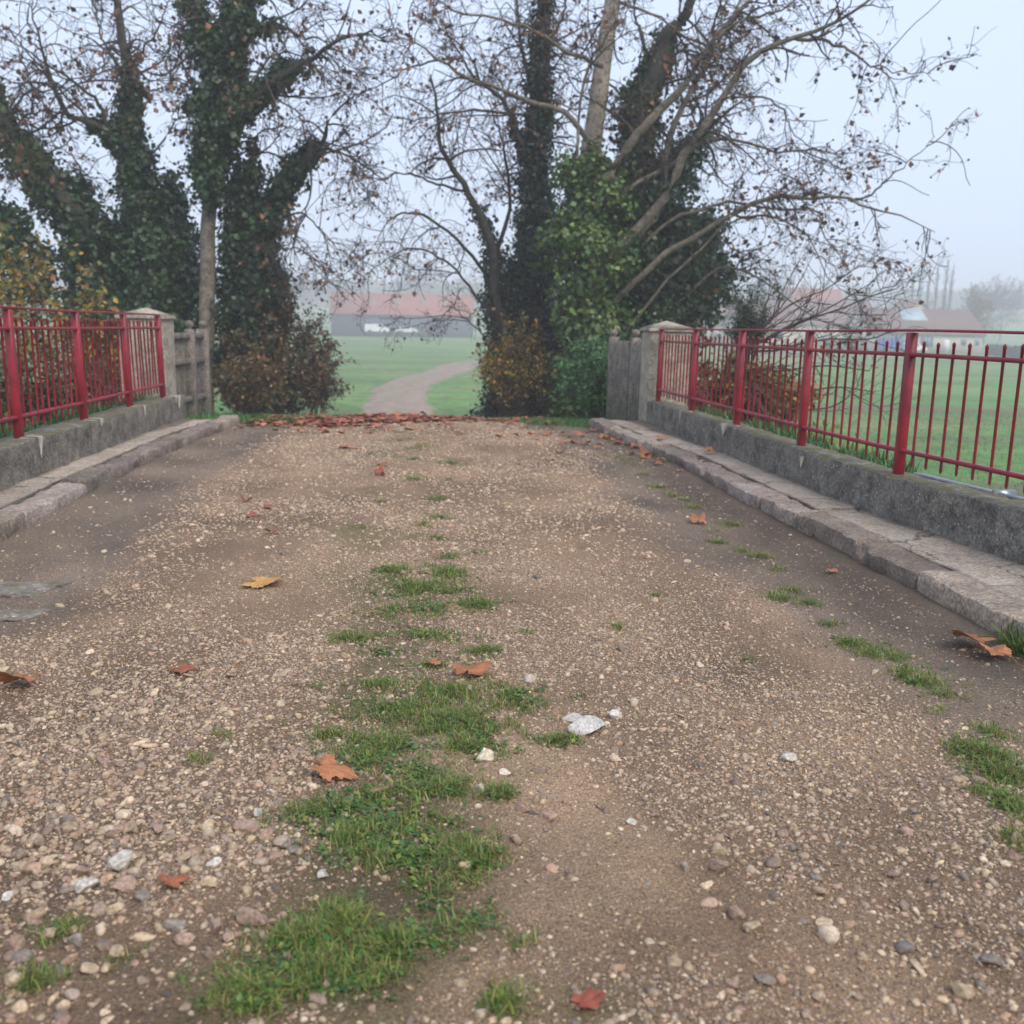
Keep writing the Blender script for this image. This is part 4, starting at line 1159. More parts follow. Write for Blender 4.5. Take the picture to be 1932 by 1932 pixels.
TUFTS = [(738,1087,30,7,3),(840,1092,38,12,5),(792,1122,92,22,14),(905,1150,36,8,3),(780,1162,78,12,8),(668,1212,42,10,4),(985,1205,18,6,1.2),(910,1240,28,6,2),(715,1305,40,10,3),(850,1318,60,18,8),(965,1328,62,26,9),
 (740,1348,85,24,9),(850,1370,85,28,11),(738,1418,100,28,11),(885,1425,70,22,7),(800,1475,80,26,9),(830,1508,46,14,4),(640,1545,85,18,7),(700,1590,120,32,14),(770,1640,100,26,9),(885,1640,42,26,5),(840,1700,62,30,9),
 (872,1768,52,26,6),(642,1765,52,22,5),(560,1800,75,26,8),(735,1810,75,22,8),(600,1868,120,36,15),(480,1905,75,22,7),(938,1520,28,11,2.5),(1060,1410,32,8,2.5),(1162,1184,10,4,.5),(60,1870,38,8,1.5),(345,1872,28,7,1.5),(988,1810,20,6,1),(950,1922,30,8,1.5),
 (828,950,18,6,1.5),(785,912,28,4,1.2),(715,956,14,3,.5),(795,852,26,5,1.6),(778,872,34,6,2),(852,880,36,5,1.8),(860,911,18,3,.6),(825,1026,22,5,1.2),(680,1005,14,3,.4),(762,821,55,5,3),(905,1053,14,3,.5),(620,1400,40,10,1.2),(590,1310,30,8,.8),
 (800,1210,70,16,4),(830,1265,60,16,4),(720,1240,50,12,2),(830,985,22,5,1.2),(800,1000,18,4,.6),(850,1060,30,6,1.5),(760,835,50,4,2),(800,845,40,4,1.6),(740,865,24,4,.8),(700,1520,60,20,4),(930,1390,50,20,4),(690,1450,50,20,3),
 (1560,1180,25,7,1),(1640,1235,28,10,1.4),(1710,1275,30,12,1.4),(1780,1320,30,12,1.2),(1870,1390,35,16,1.8),(1910,1440,25,16,1.5),(1340,1005,16,4,.7),(1405,1040,16,4,.7),(1495,1115,18,5,.7),(1290,945,16,4,.7),(1215,895,16,4,.7),
 (1380,992,24,5,1.6),(1355,1023,18,4,1),(1430,1050,26,6,1.6),(1310,960,18,4,.9),(1240,918,34,5,1.5),(1270,935,18,5,.8),(1175,867,22,6,1.6),(1465,1075,18,5,.8),(1470,1130,30,6,1.5),(1525,1140,18,5,.8),(1605,1218,32,9,2),(1690,1243,32,18,2.6),
 (1735,1293,45,16,3.2),(1840,1425,50,22,4.5),(1890,1465,45,26,4.5),(1902,1520,30,26,3),(1920,1590,22,18,1.8),(1860,1500,18,9,.8),(1785,1345,28,9,.9),(370,1450,24,6,.5),(130,1770,26,8,.5),(230,1830,20,7,.4),(420,1400,22,6,.3),(1240,1120,18,5,.3),(1410,1240,20,6,.35),(95,1790,12,8,.4)]
Vs, Qs, cs, n0 = [], [], [], 0
def add_blades(V, Q, c):
    global n0
    Vs.append(V); Qs.append(Q + n0); cs.append(c); n0 += len(V)
for u, v, ru, rv, d in TUFTS:
    c0 = gap(u, v); ex = abs(gap(u + ru, v)[0] - c0[0]); ey = abs(gap(u, v - rv)[1] - c0[1])
    nt_ = int(max(12, d * 44))
    for _ in range(nt_):
        a, r = gg.uniform(0, 2 * np.pi), abs(gg.normal()) * .72
        px, py = c0[0] + math.cos(a) * r * ex, c0[1] + math.sin(a) * r * ey
        thin = fbm(px * 8, py * 6, 2.0, 3)
        if thin < (-.10 if py < 2.9 else -.2) and gg.uniform() < .88: continue
        k = gg.integers(4, 15)
        sp_ = gg.uniform(.006, .022)
        C = np.stack([px + gg.normal(size=k) * sp_, py + gg.normal(size=k) * sp_, np.zeros(k)], -1)
        C[:, 2] = road_z(C[:, 0], C[:, 1]) - .003
        hh = gg.choice([.010, .016, .022, .034], p=[.15, .25, .33, .27]) * (1 + .25 * (py > 4))
        w_ = gg.uniform()
        pal = np.vstack([PAL_GR[:5] * 1.5, [(.19, .12, .05), (.24, .20, .07)]]) if w_ < .62 else (PAL_VG * 1.2 if w_ < .68 else PAL_GR[2:] * 1.5)
        add_blades(*blades(C, hh, gg, pal, 1.15, .0013))
grass = fast_mesh('grass', np.concatenate(Vs), np.concatenate(Qs), M_blade, None, np.concatenate(cs))
wv, wq, wc, wn = [], [], [], 0
for u, v, ru, rv, d in TUFTS:
    if d < 2: continue
    c0 = gap(u, v); ex = abs(gap(u + ru, v)[0] - c0[0]); ey = abs(gap(u, v - rv)[1] - c0[1])
    k = int(d * 40); a = gg.uniform(0, 6.28, k); r = np.abs(gg.normal(size=k)) * .75
    C = np.stack([c0[0] + np.cos(a) * r * ex, c0[1] + np.sin(a) * r * ey, 0 * a], -1)
    C = C[(fbm(C[:, 0] * 11, C[:, 1] * 9, 6.0, 3) + gg.normal(size=k) * .2) > .12]; k = len(C)
    C = np.repeat(C, 4, 0) + gg.normal(size=(4 * k, 3)) * np.array([.007, .007, 0])
    C[:, 2] = road_z(C[:, 0], C[:, 1]) + gg.uniform(.001, .010, 4 * k)
    V, T, c = leaves_at(C, .011, np.tile([0, 0, 1.0], (4 * k, 1)), np.vstack([PAL_VG * .9, PAL_GR[1:4] * 1.2, [(.20, .16, .07)]]), gg, .7, .4, .2)
    wv.append(V); wq.append(T + wn); wc.append(c); wn += len(V)
weeds = fast_mesh('weeds', np.concatenate(wv), np.concatenate(wq), M_blade, None, np.concatenate(wc))
tag(weeds, 'tiny creeping weeds and moss between the grass blades', 'weeds', None, 'stuff')
tag(grass, 'short green grass growing in tufts between the wheel tracks and along the kerb', 'grass', None, 'stuff')
# verge and bank grass beyond the bridge
Vs, Qs, cs, n0 = [], [], [], 0
n = 26000
px = np.concatenate([gg.uniform(1.25, 4.6, n // 2), gg.uniform(-6, -1.15, n // 2)]); py = 12.15 + gg.uniform(0, 1, n) ** 1.4 * 9
ok = (np.abs(px) > 1.5 - 0.25 * (py < 12.8) + .3 * noise(px * 2, py * 2)) & ~((py < 12.4) & (np.abs(px) < 2.25))
C = np.stack([px, py, terrain(px, py) - .01], -1)[ok]
add_blades(*blades(C, .075, gg, PAL_VG, .6, .004))
n = 9000
px = np.concatenate([gg.uniform(.95, 2.25, n // 2), gg.uniform(-2.2, -1.05, n // 2)]); py = 11.95 + gg.uniform(0, 1, n) * 1.7
ok = (py > 12.15 + .2 * noise(px * 3, 0 * px)) & (np.abs(px) > 1.15 + .25 * noise(py * 3, 5.0))
px, py = px[ok], py[ok]
add_blades(*blades(np.stack([px, py, np.maximum(road_z(px, py), terrain(px, py)) - .01], -1), .055, gg, PAL_VG, .8, .004))
# weeds and grass at the wall backs
for sgn, x0, ya, yb, n in ((1, 3.11, 6.0, 11.8, 2600), (-1, -2.97, 4.5, 11.6, 3800)):
    yy = gg.uniform(ya, yb, n); yy = yy[fbm(yy * 1.5, 0.0 * yy, sgn * 3.0, 2) > -.2]
    xx = x0 + sgn * gg.uniform(0, .25, len(yy))
    add_blades(*blades(np.stack([xx, yy, np.full(len(yy), WT - .12)], -1), .17, gg, PAL_VG, .7, .0035))
verge = fast_mesh('verge_grass', np.concatenate(Vs), np.concatenate(Qs), M_blade, None, np.concatenate(cs))
tag(verge, 'lush green grass on the verges at the end of the bridge and behind the low walls', 'grass', None, 'stuff')
soil = MB()
for sgn, x0 in ((1, 3.07), (-1, -2.92)):
    rough_block(soil, min(x0, x0 + sgn * .5), max(x0, x0 + sgn * .5), 4.0 if sgn < 0 else 6.0, 11.9, -1.6, WT - .10, .15, .03, .06, 3.0)
M_soil = mat_noise('dark_soil', (0.05, 0.045, 0.03), (0.09, 0.085, 0.05), 6, .95, .5, .02, (0.05, 0.085, 0.03), 9)
tag(soil.build('terrain_bank', M_soil, smooth=True), None, None, None, 'structure')
# long tuft at the kerb's near end, right edge of the picture
Vs, Qs, cs, n0 = [], [], [], 0
for (u, v) in ((1918, 1190), (1930, 1150), (1940, 1215), (1905, 1205), (1960, 1180), (1925, 1222), (1950, 1130)):
    p = gap(u, v + 18)
    C = np.stack([p[0] + gg.normal(size=150) * .03, p[1] + gg.normal(size=150) * .03, np.full(150, .0)], -1)
    add_blades(*blades(C, .11, gg, PAL_GR[:5], .9, .0016, 5))
tf = fast_mesh('grass_tuft', np.concatenate(Vs), np.concatenate(Qs), M_blade, None, np.concatenate(cs))
tag(tf, 'long bushy grass tuft against the near end of the right kerb', 'grass tuft')
# bright blades in the near field behind the railing
n = 60000
fx = gg.uniform(4, 42, n); fy = 6 + gg.uniform(0, 1, n) ** .8 * 46
ok = (fx / np.maximum(fy, 1) < 0.75) & (fx / np.maximum(fy, 1) > 0.10)
fx, fy = fx[ok], fy[ok]
V, Q, c = blades(np.stack([fx, fy, terrain(fx, fy) - .02], -1), .10, gg, np.vstack([PAL_VG * 1.2, PAL_GR[2:4] * 1.2, [(.20, .16, .09)]]), .7, .010, 3)
fg = fast_mesh('field_grass', V, Q, M_blade, None, c)
tag(fg, 'wet green grass of the field beyond the right railing', 'grass', None, 'stuff')

# ------------------------------------------------------------------ gravel
def ico(sub=0):
    import bmesh
    bm = bmesh.new(); bmesh.ops.create_icosphere(bm, subdivisions=sub + 1, radius=1)
    V = np.array([v.co[:] for v in bm.verts]); F = np.array([[v.index for v in f.verts] for f in bm.faces]); bm.free()
    return V, F
ICO0, ICO1, ICO3 = ico(0), ico(1), ico(3)
PAL_ST = np.array([1.0, .95, .91]) * np.array([(0.42, 0.33, 0.22), (0.50, 0.41, 0.29), (0.33, 0.235, 0.17), (0.50, 0.42, 0.32), (0.26, 0.195, 0.155), (0.36, 0.24, 0.16), (0.22, 0.17, 0.13), (0.14, 0.125, 0.115), (0.30, 0.20, 0.165), (0.46, 0.36, 0.24), (0.28, 0.23, 0.19), (0.34, 0.29, 0.23)])
def pebbles(X, Y, s, base, g, sink=.35, tint=1.0):
    V0, F0 = base
    n = len(X)
    sc = s[:, None] * g.uniform(.55, 1.25, (n, 3)) * np.array([1, 1, .62])
    az = g.uniform(0, 2 * np.pi, n); c, si = np.cos(az), np.sin(az)
    # cut each stone by random planes for blunt facets
    P = np.repeat(V0[None], n, 0) * (1 + .22 * g.normal(size=(n, len(V0), 1)).clip(-1, 1) * (0.7 if len(V0) < 20 else .35))
    for _ in range(6 if len(V0) > 20 else 2):
        d = unit(g.normal(size=(n, 1, 3))); h = g.uniform(.38, .8, (n, 1, 1))
        e = (P * d).sum(-1, keepdims=True)
        P = np.where(e > h, P - d * (e - h), P)
    P = P * sc[:, None]
    tl = g.normal(size=(n, 1)) * .25
    x, y, z = P[..., 0], P[..., 1], P[..., 2] + P[..., 0] * tl
    P = np.stack([x * c[:, None] - y * si[:, None], x * si[:, None] + y * c[:, None], z], -1)
    zz = road_z(X, Y)
    P = P + np.stack([X, Y, zz + sc[:, 2] * (1 - 2 * sink) * .6], -1)[:, None]
    F = F0[None] + (np.arange(n) * len(V0))[:, None, None]
    col = PAL_ST[np.minimum(g.integers(0, len(PAL_ST), n), g.integers(0, len(PAL_ST) + 4, n))] * g.uniform(.65, 1.3, (n, 1)) * tint
    dust = g.uniform(.1, .7, (n, 1)) * (0.55 + .45 * sstep(2.5, 4.5, Y))[:, None]; col = col * (1 - dust) + np.array([.31, .225, .155]) * tint * dust
    return P.reshape(-1, 3), F.reshape(-1, 3), np.repeat(col, len(V0), 0)
def scatter(n, y0, y1, p, g):
    Y = y0 + (y1 - y0) * g.uniform(0, 1, n) ** p
    X = g.uniform(-2.2, 2.25, n)
    vis = np.abs(X - 0.10 * Y) < 0.58 * Y + .15
    return X[vis], Y[vis]
def dens(X, Y):
    d = (1 - .93 * mud_mask(X, Y)) * (1 - .72 * sand_mask(X, Y)) * (1 - .45 * moss_mask(X, Y))
    d = d + .25 * sstep(-.1, -.6, X) * sstep(3.2, 2.2, Y)
    d = d * np.clip(.62 + .55 * fbm(X * 2.1, Y * 1.7, 21.0, 4), .08, 1)
    return d
gs = np.random.default_rng(21)
out = []
X, Y = scatter(230000, 1.35, 5.0, 1.1, gs); k = gs.uniform(0, 1, len(X)) < dens(X, Y); X, Y = X[k], Y[k]
out.append(pebbles(X, Y, np.clip(gs.lognormal(math.log(.0042), .45, len(X)), .002, .014), ICO0, gs, .48))
X, Y = scatter(120000, 5.0, 12.6, 1.0, gs); k = gs.uniform(0, 1, len(X)) < dens(X, Y) * .8; X, Y = X[k], Y[k]
out.append(pebbles(X, Y, np.clip(gs.lognormal(math.log(.0072), .45, len(X)), .0035, .024), ICO0, gs, .45, 1.12))
X, Y = scatter(26000, 1.35, 7.0, 1.2, gs)
k = gs.uniform(0, 1, len(X)) < dens(X, Y) * (.30 + .9 * sstep(.3, -.7, X) * sstep(5, 3, Y)); X, Y = X[k], Y[k]
out.append(pebbles(X, Y, np.clip(gs.lognormal(math.log(.0095), .38, len(X)), .005, .028), ICO1, gs, .42))
X, Y = scatter(9000, 1.4, 4.2, 1.0, gs)
k = gs.uniform(0, 1, len(X)) < .50 * sstep(.25, -.5, X) * sstep(3.6, 2.3, Y) * (1 - moss_mask(X, Y)) * np.clip(.6 + fbm(X * 3, Y * 3, 31.0, 2), 0, 1) + .10 * sstep(.5, .9, X) * sstep(2.6, 2.0, Y); X, Y = X[k], Y[k]
out.append(pebbles(X, Y, np.clip(gs.lognormal(math.log(.0135), .32, len(X)), .008, .030), ICO1, gs, .22, 1.0))
# some stones lie on the silt too
X, Y = scatter(26000, 1.4, 11, 1.2, gs); k = mud_mask(X, Y) > .4; X, Y = X[k], Y[k]
out.append(pebbles(X, Y, np.clip(gs.lognormal(math.log(.0045), .5, len(X)), .002, .014), ICO0, gs, .5, .72))
Vg, Fg, cg, n0g = [], [], [], 0
for V, F, c in out: Vg.append(V); Fg.append(F + n0g); cg.append(c); n0g += len(V)
gravel = fast_mesh('gravel', np.concatenate(Vg), np.concatenate(Fg), M_pebble, None, np.concatenate(cg), smooth=False)
tag(gravel, 'loose tan and grey gravel scattered over the bridge roadway', 'gravel', None, 'stuff')

# larger single stones
def stone(p, s, col, name='stone', label=None, group=None, g=None, flat=.6, cat='stone'):
    V0, F0 = ICO3
    d = V0.copy(); sd = g.uniform(0, 99)
    P = d * (1 + .20 * fbm(d[:, 0] * 1.2 + sd, d[:, 1] * 1.2, d[:, 2] * 1.2, 3))[:, None]
    for _ in range(9):
        q = unit(g.normal(size=3)); h = g.uniform(.42, .80); e = P @ q
        P = np.where((e > h)[:, None], P - q * (e - h)[:, None] * .97, P)
    P = P * (1 + .035 * fbm(d[:, 0] * 7 + sd, d[:, 1] * 7, d[:, 2] * 7, 3))[:, None]
    P = P * np.array([1, g.uniform(.65, .95), flat * g.uniform(.8, 1.2)]) * s / 2
    z = float(road_z(p[0], p[1])) if p[2] < .08 else p[2]
    c = np.tile(np.array(col), (len(P), 1)) * (1 + .22 * fbm(d[:, 0] * 3 + sd, d[:, 1] * 3, d[:, 2] * 3, 3))[:, None]
    o = fast_mesh(name, P, F0, M_pebble, None, c, smooth=True)
    o.location = (p[0], p[1], z - P[:, 2].min() * .55)
    o.rotation_euler = (g.uniform(-.15, .15), g.uniform(-.15, .15), g.uniform(0, 6.28))
    tag(o, label, cat, group)
    return o
gt = np.random.default_rng(31)
tan, pinkish, whitey, grey = (0.42, 0.32, 0.21), (0.30, 0.205, 0.15), (0.47, 0.43, 0.37), (0.24, 0.20, 0.165)
ST = [(88,1637,38,tan),(127,1560,40,grey),(248,1580,42,tan),(300,1582,32,pinkish),(395,1572,38,tan),(465,1575,50,pinkish),(505,1597,42,pinkish),(487,1550,32,whitey),(165,1690,48,whitey),(155,1662,40,pinkish),(240,1690,50,pinkish),(270,1715,46,grey),
 (30,1803,50,pinkish),(95,1785,38,tan),(60,1752,50,pinkish),(345,1640,34,tan),(350,1800,42,pinkish),(408,1775,60,pinkish),(475,1764,66,pinkish),(220,1825,46,tan),(222,1740,36,tan),(150,1725,42,tan),(330,1775,44,grey),(395,1695,36,tan),(145,1800,44,grey),(75,1600,34,pinkish),
 (405,1650,30,whitey),(295,1570,28,pinkish),(540,1620,34,grey),(610,1680,30,whitey),(550,1630,30,grey),(440,1800,36,pinkish),(20,1700,34,whitey),(170,1852,36,tan),(30,1870,44,tan)]
for u, v, s, c in ST:
    p = gap(u, v); m_per = math.hypot(p[1], 1.2) / 1860
    stone(p, s * m_per * .92, np.array(c) * gt.uniform(.75, 1.1), label='fist-sized tan or brownish stone lying loose in the stony near left of the roadway', group='larger loose stones in the near left gravel', g=gt)
ST2 = [(1030,1560,42,pinkish),(985,1550,34,pinkish),(975,1610,36,pinkish),(1355,1650,50,pinkish),(1415,1765,40,tan),(1385,1740,46,pinkish),(1485,1432,42,whitey),(1555,1745,38,tan),(1540,1660,30,grey),(1810,1870,58,tan),(1875,1820,54,grey),(1355,1615,36,tan),(1440,1865,46,grey),(1380,1880,50,pinkish),(1725,1535,26,grey),(1760,1665,34,pinkish),(1290,1650,30,grey),(1495,1600,26,grey),(1190,1560,24,whitey),(1545,1890,30,tan)]
for u, v, s, c in ST2:
    p = gap(u, v); m_per = math.hypot(p[1], 1.2) / 1860
    stone(p, s * m_per * .9, np.array(c) * gt.uniform(.75, 1.1), label='loose stone on the sandy right wheel track, among smaller pebbles', group='larger loose stones on the right wheel track', g=gt)
sing = [(232,1650,50,whitey,.75,'white and grey craggy stone, palest in the near left gravel'),(913,1452,38,(.62,.55,.42),.7,'pale cream stone at the top right edge of the lower grass patch'),(953,1478,28,(.55,.48,.38),.7,'pale pebble just below the cream stone beside the grass'),
 (907,1514,24,(.5,.42,.32),.8,'small tan upright stone between the grass and the sandy patch'),(1105,1387,82,(.48,.45,.41),.35,'flat white chalky stone lying right of the grass strip'),(1160,1362,34,(.46,.42,.38),.5,'smaller white stone just behind the flat chalky one'),(1085,1368,44,(.42,.38,.34),.4,'thin pale shard tucked behind the flat chalky stone'),
 (1420,945,13,(.66,.6,.5),.7,'white pebble beside the curled leaf at the right kerb foot'),(1390,940,22,(.5,.42,.32),.5,'flat tan stone at the right kerb foot left of the white pebble'),(1175,1232,30,(.22,.16,.12),.7,'dark brown stone on the gravel past the pair of orange leaves'),(1000,1298,34,(.45,.38,.33),.5,'grey-pink stone at the right edge of the grass beside the folded leaf')]
for u, v, s, c, f, lab in sing:
    p = gap(u, v); m_per = math.hypot(p[1], 1.2) / 1860
    stone(p, s * m_per, c, label=lab, g=gt, flat=f)
for u, v, hx, hy, lab, sd in ((20, 1112, .17, .13, 'large flat grey flagstone sunk in the roadway at the left edge', 3.0), (8, 1160, .13, .07, 'flat mossy grey flagstone just nearer than the big one at the left edge', 8.0)):
    p = gap(u, v); mb_ = MB(); zc = float(road_z(p[0], p[1]))
    rough_block(mb_, p[0] - hx, p[0] + hx, p[1] - hy, p[1] + hy, zc - .05, zc + .013, .012, .020, .012, sd, None, 9)
    V = np.concatenate(mb_.V); V[:, 2] = zc + (V[:, 2] - zc) * .55
    sk = .35 * (V[:, 1] - p[1]); V[:, 0] += sk
    mb_.V = [V - np.array([p[0], p[1], zc])]
    o = mb_.build('flagstone', M_flag, smooth=True); o.location = (p[0], p[1], zc); tag(o, lab, 'flagstone')

# ------------------------------------------------------------------ fallen leaves
def leaf_mesh(g, curl, flip=0.0):
    """a five-lobed plane leaf, toothed, curled, about 1 wide"""
    pts = []
    lobes = [(-100, .62), (-48, .86), (0, 1.0), (48, .86), (100, .62)]
    lobes = [(a_ + g.normal() * 5, l_ * g.uniform(.78, 1.12)) for a_, l_ in lobes]
    angs = np.linspace(-150, 150, 61)
    for a in angs:
        r = .42
        for la, lr in lobes:
            d = abs(a - la)
            r = max(r, lr * (1 - (min(d, 34) / 34) ** 1.2 * .48) if d < 34 else 0)
        tooth = .05 * math.sin(a * .35 * 2.0) * (r > .42)
        r = (r + tooth) * (1 + .08 * g.normal() * .5)
        pts.append((math.sin(math.radians(a)) * r * .55, math.cos(math.radians(a)) * r * .58))
    pts = np.array(pts)
    rings = [.30, .62, .82, 1.0]
    V = [np.zeros(2)]
    for q in rings: V += list(pts * q)
    V = np.array(V); n = len(pts)
    T = [(0, k + 2, k + 1) for k in range(n - 1)]
    Q = [(1 + (r) * n + k, 1 + r * n + k + 1, 1 + (r + 1) * n + k + 1, 1 + (r + 1) * n + k) for r in range(len(rings) - 1) for k in range(n - 1)]
    x, y = V[:, 0], V[:, 1]; rr = np.hypot(x, y)
    ph = g.uniform(0, 6.28); ax = math.cos(ph) * x + math.sin(ph) * y
    ang = np.arctan2(x, y)
    z = curl * (1.3 * ax ** 2 * (1 if g.uniform() > .3 else -.6)) + curl * .30 * rr * np.sin(ang * 3 + ph) + .035 * noise(x * 9 + ph * 5, y * 9) + .06 * curl * np.abs(np.sin(ang * 2.6)) * rr
    fold = g.uniform(0, .6) * curl
    z = z + fold * np.abs(x) * 1.1 * (1 if g.uniform() > .4 else -1)
    x = x * (1 - .25 * min(fold, 1)); V = np.stack([x, y], -1)
    z = z - z.min() + .004
    P = np.stack([x, y, z], -1)
    st = catmull([(0, 0, z[0]), (0.02, -.25, z[0] + .02), (g.uniform(-.12, .12), -.55, .02)], 8)
    Vs_, Qs_ = tubes(st[None], np.full((1, 8), .009), 5)
    Q = np.array(Q); Qs_ = Qs_ + len(P)
    # give the blade a thickness
    return np.vstack([P, Vs_]), [np.array(T), Q, Qs_], np.concatenate([1 - .25 * (np.abs(np.sin(ang * 2.6)) < .12) * (rr > .05), np.full(len(Vs_), .8)])
ORANGE, RUST, BRN, YELO, RED = (0.36, 0.145, 0.06), (0.27, 0.09, 0.042), (0.19, 0.075, 0.04), (0.50, 0.27, 0.08), (0.28, 0.07, 0.042)
def fallen(u, v, wpx, col, curl, label, group=None, zbase=None, g=None, rz=None, lift=0.0):
    p = gap(u, v) if zbase is None else atZ(u, v, zbase)
    z = float(road_z(p[0], p[1])) if zbase is None else zbase
    if p[1] > 12.1 and zbase is None: p[1] = 12.0
    s = max(wpx * math.hypot(p[1], 1.2) / 1860, .055)
    V, F, sh = leaf_mesh(g, curl)
    c = np.array(col) * g.uniform(.85, 1.15) * sh[:, None] * (1 + .2 * noise(V[:, 0] * 6, V[:, 1] * 6, u * .1))[:, None]
    o = fast_mesh('fallen_leaf', V * s * np.array([1, 1, .9]), F, M_dead, None, c, smooth=True)
    o.location = (p[0], p[1], z + .006 + lift)
    o.rotation_euler = (g.uniform(-.10, .10), g.uniform(-.10, .10), g.uniform(0, 6.28) if rz is None else rz)
    tag(o, label, 'leaf', group)
    return o
gl = np.random.default_rng(44)
LV = [(485,1110,98,YELO,.25,'large yellow-tan plane leaf lying flat, alone in the left wheel track'),
 (515,1014,34,RUST,.7,'rust leaf standing curled on the left track, nearer of the three beyond the yellow leaf'),
 (507,962,30,RUST,.6,'small rust leaf on the left track, beside two flatter dark ones'),
 (466,946,34,BRN,.8,'dark brown curled leaf, farthest left of the small leaves on the left track'),
 (478,979,40,RUST,.2,'thin flat reddish leaf between the small curled leaves on the left track'),
 (45,1288,92,ORANGE,.5,'orange-brown plane leaf at the left edge of the roadway'),
 (352,1274,56,RUST,.6,'rust-brown leaf among grey stones left of the grass strip'),
 (820,1268,52,ORANGE,.5,'orange leaf with raised tips at the head of the grass patch'),
 (882,1292,100,ORANGE,.6,'pale orange folded leaf lying on the grass, right one of a pair'),
 (610,1478,112,ORANGE,.7,'large salmon-brown leaf with an upturned yellow tip at the left of the grass'),
 (318,1695,66,RUST,.9,'rust leaf curled upright among the big stones in the near left'),
 (1095,1926,75,RED,.4,'red leaf cut off by the bottom edge of the picture'),
 (1838,1224,112,ORANGE,.30,'crumpled orange leaf on top of the pair by the long grass tuft'),
 (1882,1252,96,ORANGE,.6,'flatter orange leaf, lower one of the pair by the long grass tuft'),
 (1572,1086,34,ORANGE,.7,'pale orange leaf in the gutter in front of the tooled kerb stones'),
 (1318,990,44,ORANGE,1.0,'rolled orange-brown leaf on the silt right of the gravel'),
 (1527,1017,22,RUST,.6,'small rust leaf close under the right kerb'),
 (1283,895,22,ORANGE,.5,'small orange leaf in the gutter just past the leaf cluster'),
 (1055,858,28,ORANGE,.7,'orange leaf standing on the gravel, upper of two near the crest'),
 (1035,870,28,ORANGE,.5,'orange leaf lying flatter, lower of two near the crest'),
 (720,886,34,RUST,.7,'rust folded leaf beside the narrow green tufts in the middle of the way'),
 (716,905,32,RED,.8,'dark red leaf just nearer than the folded rust one in mid way'),
 (645,848,36,RUST,.4,'flat rust leaf left of centre near the crest'),
 (668,849,24,ORANGE,.3,'small orange leaf touching the flat rust one near the crest'),
 (980,875,20,ORANGE,.4,'tiny tan leaf in the middle gravel below the leaf-strewn crest'),
 (1140,862,17,RUST,.7,'small rust leaf near a tuft left of the right kerb')]
for u, v, w, c, cu, lab in LV: fallen(u, v, w, c, cu, lab, g=gl, lift=.02 if 'on top' in lab else 0)
kt = KH
fallen(1431, 948, 26, ORANGE, 1.1, 'orange leaf propped upright against the right kerb', g=gl)
fallen(1343, 856, 36, ORANGE, .8, 'orange leaf lying on the right pavement slabs', zbase=kt, g=gl)
fallen(1243, 828, 34, ORANGE, .4, 'flat tan leaf on the far right pavement near the pillar', zbase=kt, g=gl)
for u, v, w in ((1245,864,38),(1258,880,26),(1190,840,26),(1222,848,28),(1237,866,30),(1165,828,28),(1175,834,22),(1205,844,20)):
    fallen(u - 20, v + 2, w * 1.2, ORANGE if gl.uniform() > .4 else RUST, .6, 'orange or rust leaf in the loose cluster along the foot of the far right kerb', 'leaf cluster at the far right kerb', g=gl)
for u, v, w in ((1030,824,34),(1060,822,30),(1105,824,40),(1145,818,36),(1120,815,30),(1082,828,32),(970,828,26),(1010,830,26),(940,826,24),(1000,822,22),(870,824,24),(700,822,26),(640,820,26),(615,818,24),(1135,830,26)):
    fallen(u, v, w, ORANGE if gl.uniform() > .4 else RUST, .6, 'dead leaf on the near fringe of the leaf carpet at the end of the bridge', 'leaves on the fringe of the leaf carpet', g=gl)
for u, v, w in ((1128,838,22),(1152,846,20),(1180,824,26),(1190,832,20),(1212,858,18),(1268,872,24),(1200,826,24),(1158,838,18),(1108,836,20),(1085,838,16)):
    fallen(u - 22, v + 2, w * 1.2, ORANGE if gl.uniform() > .5 else RUST, .6, 'orange or rust leaf in the loose cluster along the foot of the far right kerb', 'leaf cluster at the far right kerb', g=gl)
# the carpet of leaves over the crest
ncar = 3300
cx = np.where(gl.uniform(0, 1, ncar) < .72, gl.normal(-.55, .62, ncar), gl.uniform(-1.9, 1.9, ncar)).clip(-2.0, 2.0); cy = 11.2 + gl.uniform(0, 1, ncar) ** .8 * 2.9
ok = (cy > 11.75 + .25 * np.abs(cx + .4) + .75 * noise(cx * 2, cy)) | (gl.uniform(0, 1, ncar) < .10)
cx, cy = cx[ok], cy[ok]
lz = np.where(cy < 13.5, road_z(cx, cy), terrain(cx, cy))
lz = np.maximum(lz, np.where(np.abs(cx) > 1.2, terrain(cx, cy), -9)) + .008 + gl.uniform(0, .012, len(cx))
V, T, c = leaves_at(np.stack([cx, cy, lz], -1), .085, np.tile([0, 0, 1.0], (len(cx), 1)), np.array([(0.30, 0.085, 0.045), (0.36, 0.12, 0.06), (0.22, 0.06, 0.035), (0.40, 0.16, 0.08), (0.17, 0.06, 0.04)]), gl, 1.0, .15, .25)
tag(fast_mesh('fallen_leaves', V, T, M_dead, None, c), 'thick carpet of rust-red leaves over the crest at the end of the bridge', 'fallen leaves', None, 'stuff')
